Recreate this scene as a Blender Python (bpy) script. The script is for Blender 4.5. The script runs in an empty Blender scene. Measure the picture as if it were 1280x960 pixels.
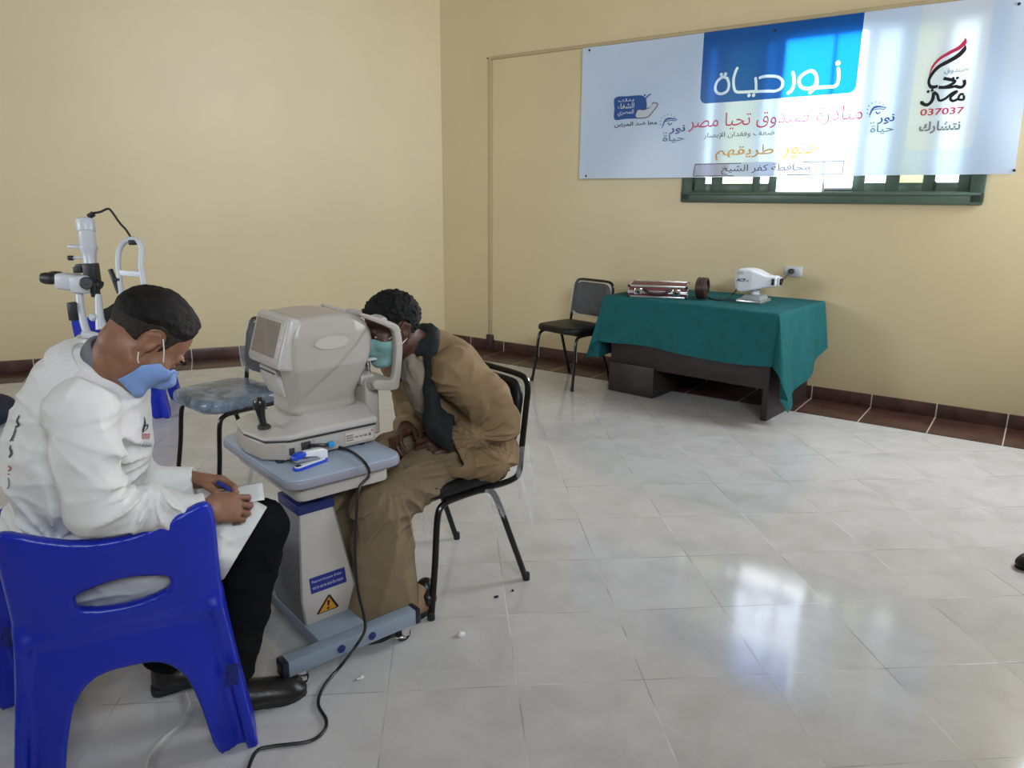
import bpy, bmesh, math, random
import numpy as np
from mathutils import Vector, Matrix

scene = bpy.context.scene
COL = scene.collection
RND = random.Random(7)
rng = np.random.default_rng(11)

# ------------------------------------------------------------------ camera
F_PX, PITCH, ROLL, CAM_H = 915.79, math.radians(14.1896), math.radians(0.4327), 1.46
_cp, _sp = math.cos(PITCH), math.sin(PITCH)
_cr, _sr = math.cos(ROLL), math.sin(ROLL)
FW = np.array([0, _cp, -_sp]); _up = np.array([0, _sp, _cp]); _rt = np.array([1., 0, 0])
RT = _cr * _rt + _sr * _up
UP = -_sr * _rt + _cr * _up
CAM = np.array([0, 0, CAM_H])
cam_data = bpy.data.cameras.new('camera')
cam_data.sensor_fit = 'HORIZONTAL'; cam_data.sensor_width = 36.0
cam_data.lens = F_PX / 1280.0 * 36.0
cam_data.clip_start = 0.05
cam = bpy.data.objects.new('camera', cam_data); COL.objects.link(cam)
m = Matrix.Identity(4)
for i in range(3):
    m[i][0] = RT[i]; m[i][1] = UP[i]; m[i][2] = -FW[i]; m[i][3] = CAM[i]
cam.matrix_world = m
scene.camera = cam

# ------------------------------------------------------------------ light / exposure
scene.view_settings.view_transform = 'Standard'
scene.view_settings.look = 'None'
scene.view_settings.gamma = 1.0
scene.view_settings.use_curve_mapping = False
scene.view_settings.exposure = 0.0
world = bpy.data.worlds.new('world'); scene.world = world
world.use_nodes = True
_bg = world.node_tree.nodes['Background']
_bg.inputs['Color'].default_value = (0.93, 0.97, 1.0, 1)
_bg.inputs['Strength'].default_value = 7.0

def area(name, loc, target, sx, sy, watts, color, spread=180):
    l = bpy.data.lights.new(name, 'AREA'); l.shape = 'RECTANGLE'; l.size = sx; l.size_y = sy
    l.energy = watts; l.color = color; l.spread = math.radians(spread)
    o = bpy.data.objects.new(name, l); COL.objects.link(o)
    o.location = loc
    d = Vector(target) - Vector(loc)
    o.rotation_euler = d.to_track_quat('-Z', 'Y').to_euler()
    return o
# daylight entering by a second window further right on the banner wall, by one behind the
# photographer, and straight in through the shutters behind the banner
area('daylight_right', (3.80, 3.98, 2.15), (-1.8, 3.4, 0.9), 1.5, 1.2, 128, (0.86, 0.93, 1.0))
area('daylight_behind', (0.7, -2.45, 3.25), (-2.2, 6.5, 3.0), 3.4, 0.9, 128, (0.80, 0.90, 1.0), 90)
area('left_fill', (-5.35, 1.6, 1.9), (1.0, 6.0, 1.0), 2.2, 1.1, 46, (0.86, 0.94, 1.0), 120)  # added fill lamp standing in for bounce light from the left
area('daylight_window', (2.188 + .582 * 1.1, 5.469 + .813 * 1.1, 2.15), (2.188, 5.469, 2.07), 2.6, 1.7, 300, (1.0, 0.98, 0.95), 36)

# ------------------------------------------------------------------ geometry helpers
def D(x, y, d):
    return CAM + d * (FW + RT * (x - 640) / F_PX - UP * (y - 480) / F_PX)
def Zp(x, y, z):
    v = FW + RT * (x - 640) / F_PX - UP * (y - 480) / F_PX
    return CAM + v * (z - CAM_H) / v[2]
WN = np.array([math.cos(0.9499), math.sin(0.9499), 0.0]); WT = np.array([-WN[1], WN[0], 0.0]); WD = 5.7212
def Wl(x, y, off=0.0):
    v = FW + RT * (x - 640) / F_PX - UP * (y - 480) / F_PX
    return CAM + v * ((WD - off) / (v @ WN))
def nrm(v):
    v = np.array(v, float); return v / np.linalg.norm(v)

# ------------------------------------------------------------------ materials
def mat(name, color, rough=0.5, metal=0.0, var=0.0, vscale=8.0, bump=0.0, bscale=60.0, spec=0.5, coat=0.0, subs=0.0):
    mt = bpy.data.materials.new(name); mt.use_nodes = True
    nt = mt.node_tree; b = nt.nodes['Principled BSDF']
    c = (*color, 1)
    b.inputs['Base Color'].default_value = c
    b.inputs['Roughness'].default_value = rough
    b.inputs['Metallic'].default_value = metal
    b.inputs['Specular IOR Level'].default_value = spec
    if coat: b.inputs['Coat Weight'].default_value = coat
    if subs:
        b.inputs['Subsurface Weight'].default_value = subs
        b.inputs['Subsurface Radius'].default_value = (0.012, 0.005, 0.003)
        b.inputs['Subsurface Scale'].default_value = 0.5
    tc = nt.nodes.new('ShaderNodeTexCoord')
    if var:
        n = nt.nodes.new('ShaderNodeTexNoise'); n.inputs['Scale'].default_value = vscale; n.inputs['Detail'].default_value = 5
        nt.links.new(tc.outputs['Object'], n.inputs['Vector'])
        r = nt.nodes.new('ShaderNodeValToRGB')
        r.color_ramp.elements[0].position = 0.3; r.color_ramp.elements[1].position = 0.72
        r.color_ramp.elements[0].color = (*[max(0, x * (1 - var)) for x in color], 1)
        r.color_ramp.elements[1].color = (*[min(1, x * (1 + var)) for x in color], 1)
        nt.links.new(n.outputs['Fac'], r.inputs['Fac']); nt.links.new(r.outputs['Color'], b.inputs['Base Color'])
    if bump:
        n2 = nt.nodes.new('ShaderNodeTexNoise'); n2.inputs['Scale'].default_value = bscale; n2.inputs['Detail'].default_value = 4
        nt.links.new(tc.outputs['Object'], n2.inputs['Vector'])
        bp = nt.nodes.new('ShaderNodeBump'); bp.inputs['Strength'].default_value = bump; bp.inputs['Distance'].default_value = 0.01
        nt.links.new(n2.outputs['Fac'], bp.inputs['Height']); nt.links.new(bp.outputs['Normal'], b.inputs['Normal'])
    return mt

def film(name, tint, alpha, rough=0.12):
    """thin clear plastic sheet: mostly see-through with glossy glints"""
    mt = bpy.data.materials.new(name); mt.use_nodes = True; nt = mt.node_tree
    out = nt.nodes['Material Output']; nt.nodes.remove(nt.nodes['Principled BSDF'])
    tr = nt.nodes.new('ShaderNodeBsdfTransparent')
    pr = nt.nodes.new('ShaderNodeBsdfPrincipled'); pr.inputs['Base Color'].default_value = (*tint, 1); pr.inputs['Roughness'].default_value = rough
    mx = nt.nodes.new('ShaderNodeMixShader')
    tc = nt.nodes.new('ShaderNodeTexCoord'); n = nt.nodes.new('ShaderNodeTexNoise'); n.inputs['Scale'].default_value = 9; n.inputs['Detail'].default_value = 3; n.inputs['Distortion'].default_value = 1.5
    nt.links.new(tc.outputs['Object'], n.inputs['Vector'])
    mr = nt.nodes.new('ShaderNodeMapRange'); mr.inputs[1].default_value = 0.35; mr.inputs[2].default_value = 0.7; mr.inputs[3].default_value = alpha * 0.7; mr.inputs[4].default_value = min(1, alpha * 1.35)
    nt.links.new(n.outputs['Fac'], mr.inputs[0]); nt.links.new(mr.outputs[0], mx.inputs[0])
    bp = nt.nodes.new('ShaderNodeBump'); bp.inputs['Strength'].default_value = 0.45; bp.inputs['Distance'].default_value = 0.015
    nt.links.new(n.outputs['Fac'], bp.inputs['Height']); nt.links.new(bp.outputs['Normal'], pr.inputs['Normal'])
    nt.links.new(tr.outputs[0], mx.inputs[1]); nt.links.new(pr.outputs[0], mx.inputs[2]); nt.links.new(mx.outputs[0], out.inputs['Surface'])
    return mt

# ------------------------------------------------------------------ objects
def link(name, me, material=None, parent=None, smooth=False, loc=None):
    o = bpy.data.objects.new(name, me); COL.objects.link(o)
    if material:
        for mm in (material if isinstance(material, (list, tuple)) else [material]): me.materials.append(mm)
    if smooth: me.polygons.foreach_set('use_smooth', [True] * len(me.polygons))
    if parent: o.parent = parent
    if loc is not None: o.location = [float(v) for v in loc]
    return o
def obj(name, bm, material=None, parent=None, smooth=False, loc=None, autos=True):
    bmesh.ops.recalc_face_normals(bm, faces=bm.faces)
    me = bpy.data.meshes.new(name); bm.to_mesh(me); bm.free()
    o = link(name, me, material, parent, True, loc)
    if not smooth:
        try: me.set_sharp_from_angle(angle=math.radians(32))
        except Exception: pass
    return o
def pyobj(name, v, f, material=None, parent=None, loc=None, smooth=True):
    me = bpy.data.meshes.new(name)
    me.from_pydata([tuple(map(float, p)) for p in v], [], [tuple(map(int, q)) for q in f]); me.update()
    return link(name, me, material, parent, smooth, loc)
def thing(name, label, cat, loc=(0, 0, 0), rotz=0.0, group=None):
    o = bpy.data.objects.new(name, None); COL.objects.link(o)
    o.location = [float(v) for v in loc]; o.rotation_euler = (0, 0, rotz); o.empty_display_size = 0.1
    o['label'] = label; o['category'] = cat
    if group: o['group'] = group
    return o
def tag(o, label, cat, group=None):
    o['label'] = label; o['category'] = cat
    if group: o['group'] = group
    return o
def struct(o):
    o['kind'] = 'structure'; return o
def dup(root, loc, rotz, label, group=None):
    r = root.copy(); COL.objects.link(r); r.location = [float(v) for v in loc]; r.rotation_euler = (0, 0, rotz); r['label'] = label
    if group: r['group'] = group
    for ch in list(root.children):
        c = ch.copy(); COL.objects.link(c); c.parent = r
        for g in list(ch.children):
            d = g.copy(); COL.objects.link(d); d.parent = c
    return r

def bx(bm, c, s, rot=None, bevel=0.0, seg=2, taper=None):
    """box centre c, full size s; taper=(tx,ty): top scale"""
    vs = []
    for sx in (-1, 1):
        for sy in (-1, 1):
            for sz in (-1, 1):
                k = taper if (taper and sz > 0) else (1, 1)
                vs.append(Vector((sx * s[0] / 2 * k[0], sy * s[1] / 2 * k[1], sz * s[2] / 2)))
    M = Matrix.Translation(Vector([float(x) for x in c])) @ (rot.to_4x4() if rot is not None else Matrix.Identity(4))
    v = [bm.verts.new(M @ p) for p in vs]
    fs = [bm.faces.new([v[i] for i in q]) for q in ((0, 1, 3, 2), (4, 6, 7, 5), (0, 4, 5, 1), (2, 3, 7, 6), (0, 2, 6, 4), (1, 5, 7, 3))]
    if bevel:
        es = list({e for f in fs for e in f.edges})
        bmesh.ops.bevel(bm, geom=es, offset=bevel, segments=seg, profile=0.5, affect='EDGES')
    return bm
def box(c, s, rot=None, bevel=0.0, seg=2, taper=None):
    return bx(bmesh.new(), c, s, rot, bevel, seg, taper)
def spline(pts, n=8):
    P = [np.array(p, float) for p in pts]
    if len(P) < 3: return P
    out = []
    for i in range(len(P) - 1):
        p0 = P[i - 1] if i > 0 else 2 * P[0] - P[1]; p1 = P[i]; p2 = P[i + 1]
        p3 = P[i + 2] if i + 2 < len(P) else 2 * P[-1] - P[-2]
        for k in range(n):
            t = k / n
            out.append(0.5 * ((2 * p1) + (-p0 + p2) * t + (2 * p0 - 5 * p1 + 4 * p2 - p3) * t * t + (-p0 + 3 * p1 - 3 * p2 + p3) * t ** 3))
    out.append(P[-1]); return out
def tube(bm, pts, r, seg=10, n=8, smooth=True, cap=True, flat=None):
    P = spline(pts, n) if smooth else [np.array(p, float) for p in pts]
    R = r if hasattr(r, '__len__') else None
    rings = []; prev = None
    for i, p in enumerate(P):
        t = P[min(i + 1, len(P) - 1)] - P[max(i - 1, 0)]
        t = t / (np.linalg.norm(t) + 1e-9)
        if prev is None:
            a = np.array([0, 0, 1.]) if abs(t[2]) < .9 else np.array([1., 0, 0])
            u = np.cross(t, a)
        else:
            u = prev - t * (prev @ t)
        u = u / (np.linalg.norm(u) + 1e-9); prev = u; w = np.cross(t, u)
        rr = np.interp(i / (len(P) - 1), np.linspace(0, 1, len(R)), R) if R is not None else r
        rings.append([bm.verts.new(Vector(p + rr * (math.cos(2 * math.pi * k / seg) * u + math.sin(2 * math.pi * k / seg) * w * (flat or 1)))) for k in range(seg)])
    for a, b in zip(rings, rings[1:]):
        for k in range(seg): bm.faces.new((a[k], a[(k + 1) % seg], b[(k + 1) % seg], b[k]))
    if cap: bm.faces.new(rings[0][::-1]); bm.faces.new(rings[-1])
    return bm
def tubeb(pts, r, **k): return tube(bmesh.new(), pts, r, **k)
def lathe(bm, prof, origin=(0, 0, 0), axis=(0, 0, 1), seg=24):
    """prof: list of (radius, height along axis)"""
    ax = nrm(axis); a = np.array([0, 0, 1.]) if abs(ax[2]) < .9 else np.array([1., 0, 0])
    u = nrm(np.cross(ax, a)); w = np.cross(ax, u); o = np.array(origin, float); rings = []
    for r, h in prof:
        if r < 1e-5: rings.append([bm.verts.new(Vector(o + ax * h))])
        else: rings.append([bm.verts.new(Vector(o + ax * h + r * (math.cos(2 * math.pi * k / seg) * u + math.sin(2 * math.pi * k / seg) * w))) for k in range(seg)])
    for a_, b_ in zip(rings, rings[1:]):
        for k in range(seg):
            k2 = (k + 1) % seg
            if len(a_) == 1 and len(b_) == 1: continue
            if len(a_) == 1: bm.faces.new((a_[0], b_[k2], b_[k]))
            elif len(b_) == 1: bm.faces.new((a_[k], a_[k2], b_[0]))
            else: bm.faces.new((a_[k], a_[k2], b_[k2], b_[k]))
    if len(rings[0]) > 1: bm.faces.new(rings[0][::-1])
    if len(rings[-1]) > 1: bm.faces.new(rings[-1])
    return bm
def prism(bm, pts, axis_vec, u, v, o, bevel=0.0, seg=2):
    """polygon pts in the (u,v) plane at o, pushed along axis_vec"""
    o = np.array(o, float); u = np.array(u, float); v = np.array(v, float); e = np.array(axis_vec, float)
    a = [bm.verts.new(Vector(o + u * p[0] + v * p[1])) for p in pts]; b = [bm.verts.new(Vector(o + u * p[0] + v * p[1] + e)) for p in pts]
    n = len(pts); fs = [bm.faces.new(a), bm.faces.new(b[::-1])]
    for k in range(n): fs.append(bm.faces.new((a[k], b[k], b[(k + 1) % n], a[(k + 1) % n])))
    bmesh.ops.recalc_face_normals(bm, faces=fs)
    if bevel:
        es = [e_ for e_ in {e2 for f in fs[:2] for e2 in f.edges}]
        bmesh.ops.bevel(bm, geom=es, offset=bevel, segments=seg, profile=0.5, affect='EDGES')
    return bm
def rrect(w, h, r, n=5, cx=0, cy=0):
    out = []
    for sx, sy, a0 in ((1, 1, 0), (-1, 1, 90), (-1, -1, 180), (1, -1, 270)):
        for k in range(n + 1):
            a = math.radians(a0 + 90 * k / n)
            out.append((cx + sx * (w / 2 - r) + r * math.cos(a), cy + sy * (h / 2 - r) + r * math.sin(a)))
    return out

# ------------------------------------------------------------------ signed-distance sculpting -> surface nets
class Vol:
    def __init__(s, lo, hi, h):
        s.lo = np.array(lo, np.float32); s.h = h
        s.n = np.ceil((np.array(hi) - np.array(lo)) / h).astype(int) + 1
        s.F = np.full(tuple(s.n), 0.25, np.float32)
        s.ax = [s.lo[i] + h * np.arange(s.n[i], dtype=np.float32) for i in range(3)]
    def block(s, lo, hi):
        sl = []
        for i in range(3):
            a = int(max(0, math.floor((lo[i] - s.lo[i]) / s.h))); b = int(min(s.n[i], math.ceil((hi[i] - s.lo[i]) / s.h) + 1))
            if b <= a: return None, None
            sl.append(slice(a, b))
        return tuple(sl), np.meshgrid(s.ax[0][sl[0]], s.ax[1][sl[1]], s.ax[2][sl[2]], indexing='ij', sparse=True)
    def put(s, fn, lo, hi, k=0.01, op='add', pad=None):
        pad = (k * 1.5 + 3 * s.h) if pad is None else pad
        sl, g = s.block(np.array(lo) - pad, np.array(hi) + pad)
        if sl is None: return s
        d = fn(*g); A = s.F[sl]
        if op == 'add':
            h = np.clip(.5 + .5 * (A - d) / k, 0, 1); s.F[sl] = A * (1 - h) + d * h - k * h * (1 - h)
        else:
            h = np.clip(.5 - .5 * (A + d) / k, 0, 1); s.F[sl] = A * (1 - h) - d * h + k * h * (1 - h)
        return s
    def cap(s, p0, p1, r0, r1=None, k=0.01, op='add', flat=None):
        r1 = r0 if r1 is None else r1; p0 = np.array(p0, float); p1 = np.array(p1, float); R = max(r0, r1)
        ba = p1 - p0; L = float(ba @ ba) + 1e-12
        def fn(X, Y, Z):
            t = np.clip(((X - p0[0]) * ba[0] + (Y - p0[1]) * ba[1] + (Z - p0[2]) * ba[2]) / L, 0, 1)
            q = (X - p0[0] - t * ba[0]) ** 2 + (Y - p0[1] - t * ba[1]) ** 2 + (Z - p0[2] - t * ba[2]) ** 2
            return (np.sqrt(q) - (r0 + (r1 - r0) * t)).astype(np.float32)
        return s.put(fn, np.minimum(p0, p1) - R, np.maximum(p0, p1) + R, k, op)
    def chain(s, pts, rs, k=0.01, op='add'):
        for i in range(len(pts) - 1):
            s.cap(pts[i], pts[i + 1], rs[i] if hasattr(rs, '__len__') else rs, rs[i + 1] if hasattr(rs, '__len__') else rs, k, op)
        return s
    def ell(s, c, r, M=None, k=0.01, op='add'):
        c = np.array(c, float); r = np.array(r, float); M = np.eye(3) if M is None else np.array(M)  # rows = axes
        def fn(X, Y, Z):
            x, y, z = X - c[0], Y - c[1], Z - c[2]
            q = [M[i][0] * x + M[i][1] * y + M[i][2] * z for i in range(3)]
            k0 = np.sqrt(sum((q[i] / r[i]) ** 2 for i in range(3))) + 1e-6
            k1 = np.sqrt(sum((q[i] / r[i] ** 2) ** 2 for i in range(3))) + 1e-6
            return (k0 * (k0 - 1) / k1).astype(np.float32)
        R = np.sqrt(sum((M[i] * r[i]) ** 2 for i in range(3)))
        return s.put(fn, c - R, c + R, k, op)
    def rbox(s, c, half, r, M=None, k=0.01, op='add'):
        c = np.array(c, float); half = np.array(half, float); M = np.eye(3) if M is None else np.array(M)
        def fn(X, Y, Z):
            x, y, z = X - c[0], Y - c[1], Z - c[2]
            q = [np.abs(M[i][0] * x + M[i][1] * y + M[i][2] * z) - (half[i] - r) for i in range(3)]
            o = np.sqrt(sum(np.maximum(t, 0) ** 2 for t in q))
            return (o + np.minimum(np.maximum(np.maximum(q[0], q[1]), q[2]), 0) - r).astype(np.float32)
        R = np.sqrt(sum((M[i] * half[i]) ** 2 for i in range(3)))
        return s.put(fn, c - R, c + R, k, op)
    def field(s, fn):
        s.F = fn(s.F, *np.meshgrid(*s.ax, indexing='ij', sparse=True)).astype(np.float32); return s
    def noise(s, scale, amp, seed=0, stretch=(1, 1, 1)):
        r = np.random.default_rng(seed); n = [int(s.n[i] * s.h / (scale * stretch[i])) + 4 for i in range(3)]
        L = r.uniform(-1, 1, n).astype(np.float32)
        W = []
        for i in range(3):
            t = np.arange(s.n[i]) * s.h / (scale * stretch[i]); a = np.floor(t).astype(int); f = t - a; f = f * f * (3 - 2 * f); W.append((a, f.astype(np.float32)))
        (ax, fx), (ay, fy), (az, fz) = W
        L1 = L[ax] * (1 - fx)[:, None, None] + L[ax + 1] * fx[:, None, None]
        L2 = L1[:, ay] * (1 - fy)[None, :, None] + L1[:, ay + 1] * fy[None, :, None]
        L3 = L2[:, :, az] * (1 - fz) + L2[:, :, az + 1] * fz
        s.F += (amp * L3).astype(np.float32); return s
    def crumple(s, scale, amp, seed=0, stretch=(1, 1, 1), sharp=1.0):
        """cloth creases: ridged noise, sharp valleys between soft swells"""
        G = s.F; s.F = np.zeros_like(G); s.noise(scale, 1.0, seed, stretch); n = np.clip(1 - np.abs(s.F) * 1.6, 0, 1) ** 2.2; s.F = G - (amp * sharp * 1.5 * (n - .3)).astype(np.float32); return s
    def radial(s, c, ax, n, amp, r0, r1, seed=0):
        """gathers radiating from c in the plane across ax"""
        ax = nrm(ax); a = np.array([0, 0, 1.]) if abs(ax[2]) < .9 else np.array([1., 0, 0]); u = nrm(np.cross(a, ax)); w = np.cross(ax, u); c = np.array(c, float)
        sl, g = s.block(c - r1 * 1.6, c + r1 * 1.6)
        if sl is None: return s
        X, Y, Z = g; x, y, z = X - c[0], Y - c[1], Z - c[2]
        pu = x * u[0] + y * u[1] + z * u[2]; pw = x * w[0] + y * w[1] + z * w[2]; pa = x * ax[0] + y * ax[1] + z * ax[2]
        r = np.sqrt(pu ** 2 + pw ** 2); th = np.arctan2(pw, pu)
        wave = (1 - np.abs(np.sin(th * n / 2 + seed + 5 * r / r1 * .4 * np.sin(th * 1.5 + seed)))) ** 1.7 * 1.2 - .3
        win = np.clip(r / r0, 0, 1) * np.clip((r1 - r) / (r1 - r0), 0, 1) * np.clip(1.4 - np.abs(pa) / r1, 0, 1)
        s.F[sl] -= (amp * wave * win).astype(np.float32); return s
    def mesh(s):
        F = s.F; ins = F < 0
        c = np.zeros(tuple(s.n - 1), np.int8)
        for dx in (0, 1):
            for dy in (0, 1):
                for dz in (0, 1): c += ins[dx:s.n[0] - 1 + dx, dy:s.n[1] - 1 + dy, dz:s.n[2] - 1 + dz]
        act = (c > 0) & (c < 8); I = np.argwhere(act)
        idx = np.full(act.shape, -1, np.int64); idx[act] = np.arange(len(I))
        acc = np.zeros((len(I), 3)); cnt = np.zeros(len(I))
        for a in range(3):
            o = [b for b in range(3) if b != a]
            for p in (0, 1):
                for q in (0, 1):
                    d0 = np.zeros(3, int); d0[o[0]] = p; d0[o[1]] = q; d1 = d0.copy(); d1[a] = 1
                    A = I + d0; B = I + d1
                    f0 = F[A[:, 0], A[:, 1], A[:, 2]]; f1 = F[B[:, 0], B[:, 1], B[:, 2]]
                    mk = (f0 < 0) != (f1 < 0)
                    t = np.where(mk, f0 / np.where(mk, f0 - f1, 1), 0)
                    P = d0[None, :].repeat(len(I), 0).astype(float); P[:, a] += t
                    acc[mk] += P[mk]; cnt[mk] += 1
        V = (I + acc / cnt[:, None]) * s.h + s.lo
        faces = []
        for a in range(3):
            o = [(a + 1) % 3, (a + 2) % 3]
            s0 = [slice(None)] * 3; s1 = [slice(None)] * 3; s0[a] = slice(0, -1); s1[a] = slice(1, None)
            x0 = ins[tuple(s0)]; x1 = ins[tuple(s1)]
            E = np.argwhere(x0 != x1)
            ok = (E[:, o[0]] > 0) & (E[:, o[1]] > 0) & (E[:, o[0]] < s.n[o[0]] - 1) & (E[:, o[1]] < s.n[o[1]] - 1); E = E[ok]
            fl = x0[E[:, 0], E[:, 1], E[:, 2]]
            def cell(p, q):
                G = E.copy(); G[:, o[0]] -= p; G[:, o[1]] -= q; return idx[G[:, 0], G[:, 1], G[:, 2]]
            Q = np.stack([cell(1, 1), cell(0, 1), cell(0, 0), cell(1, 0)], 1)
            Q[~fl] = Q[~fl][:, ::-1]; faces.append(Q)
        Q = np.concatenate(faces)
        return V, Q[(Q >= 0).all(1)]
def join(meshes):
    V = []; Q = []; n = 0
    for v, q in meshes: V.append(v); Q.append(q + n); n += len(v)
    return np.concatenate(V), np.concatenate(Q)
def fast(name, V, Q, material, parent=None, loc=None, smooth=True):
    V = np.asarray(V, np.float32)
    if loc is not None: V = V - np.array(loc, np.float32)
    me = bpy.data.meshes.new(name)
    me.vertices.add(len(V)); me.vertices.foreach_set('co', V.ravel())
    me.loops.add(Q.size); me.loops.foreach_set('vertex_index', Q.ravel().astype(np.int32))
    me.polygons.add(len(Q)); me.polygons.foreach_set('loop_start', np.arange(0, Q.size, 4, dtype=np.int32))
    me.update(calc_edges=True); me.validate()
    return link(name, me, material, parent, smooth)
def poly_sd(X, Y, pts):
    """signed distance to a polygon in 2D (negative inside)"""
    P = np.array(pts, float); d = np.full(np.broadcast(X, Y).shape, 1e9); s = np.ones_like(d)
    for i in range(len(P)):
        a = P[i]; b = P[i - 1]; e = b - a
        wx, wy = X - a[0], Y - a[1]
        t = np.clip((wx * e[0] + wy * e[1]) / (e @ e + 1e-12), 0, 1)
        d = np.minimum(d, (wx - e[0] * t) ** 2 + (wy - e[1] * t) ** 2)
        c1 = Y >= a[1]; c2 = Y < b[1]; c3 = e[0] * wy > e[1] * wx
        flip = (c1 & c2 & c3) | (~c1 & ~c2 & ~c3); s = np.where(flip, -s, s)
    return s * np.sqrt(d)
def sub2d(pts, n=6, closed=True):
    """smooth closed polygon through control points"""
    P = [np.array((*p, 0.0)) for p in pts]; Q = P[-2:] + P + P[:2]; S = spline(Q, n); m = n * 2
    return [(q[0], q[1]) for q in S[m:m + n * len(P)]]

# ------------------------------------------------------------------ lettering
AR = {'ا': 0xFE8D, 'أ': 0xFE83, 'إ': 0xFE87, 'ة': 0xFE93, 'د': 0xFEA9, 'ر': 0xFEAD, 'و': 0xFEED,
      'ب': 0xFE8F, 'ت': 0xFE95, 'ح': 0xFEA1, 'خ': 0xFEA5, 'ش': 0xFEB5, 'ص': 0xFEB9, 'ض': 0xFEBD, 'س': 0xFEB1,
      'ط': 0xFEC1, 'ظ': 0xFEC5, 'ع': 0xFEC9, 'ف': 0xFED1, 'ق': 0xFED5, 'ك': 0xFED9, 'ل': 0xFEDD, 'م': 0xFEE1,
      'ن': 0xFEE5, 'ه': 0xFEE9, 'ي': 0xFEF1, 'ء': 0xFE80}
NOJ = set('اأإةدروء')
LIG = {'لا': (0xFEFB, 0xFEFC), 'لإ': (0xFEF9, 0xFEFA), 'لأ': (0xFEF7, 0xFEF8)}
def shape(txt):
    out = []; i = 0; prev = False
    while i < len(txt):
        c = txt[i]
        if txt[i:i + 2] in LIG:
            a = LIG[txt[i:i + 2]]; out.append(chr(a[1] if prev else a[0])); prev = False; i += 2; continue
        if c not in AR: out.append(c); prev = False; i += 1; continue
        nx = txt[i + 1] if i + 1 < len(txt) else ' '
        jn = (c not in NOJ) and nx in AR and nx != 'ء'
        b = AR[c]
        if c == 'ء': out.append(chr(b)); prev = False
        else:
            out.append(chr(b + (3 if prev and jn else 2 if jn else 1 if prev else 0))); prev = jn
        i += 1
    return ''.join(reversed(out))
def text_mesh(body, extrude=0.0, bold=0.0):
    c = bpy.data.curves.new('lettering', 'FONT'); c.body = body; c.size = 1.0; c.resolution_u = 3
    c.fill_mode = 'FRONT' if not extrude else 'BOTH'; c.extrude = extrude; c.offset = bold
    o = bpy.data.objects.new('lettering', c); COL.objects.link(o)
    dg = bpy.context.evaluated_depsgraph_get(); dg.update()
    me = bpy.data.meshes.new_from_object(o.evaluated_get(dg))
    bpy.data.objects.remove(o); bpy.data.curves.remove(c)
    v = np.array([p.co[:] for p in me.vertices]); f = [tuple(p.vertices) for p in me.polygons]
    bpy.data.meshes.remove(me)
    v[:, 0] -= v[:, 0].min(); v[:, 1] -= v[:, 1].min()
    return v, f

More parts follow.
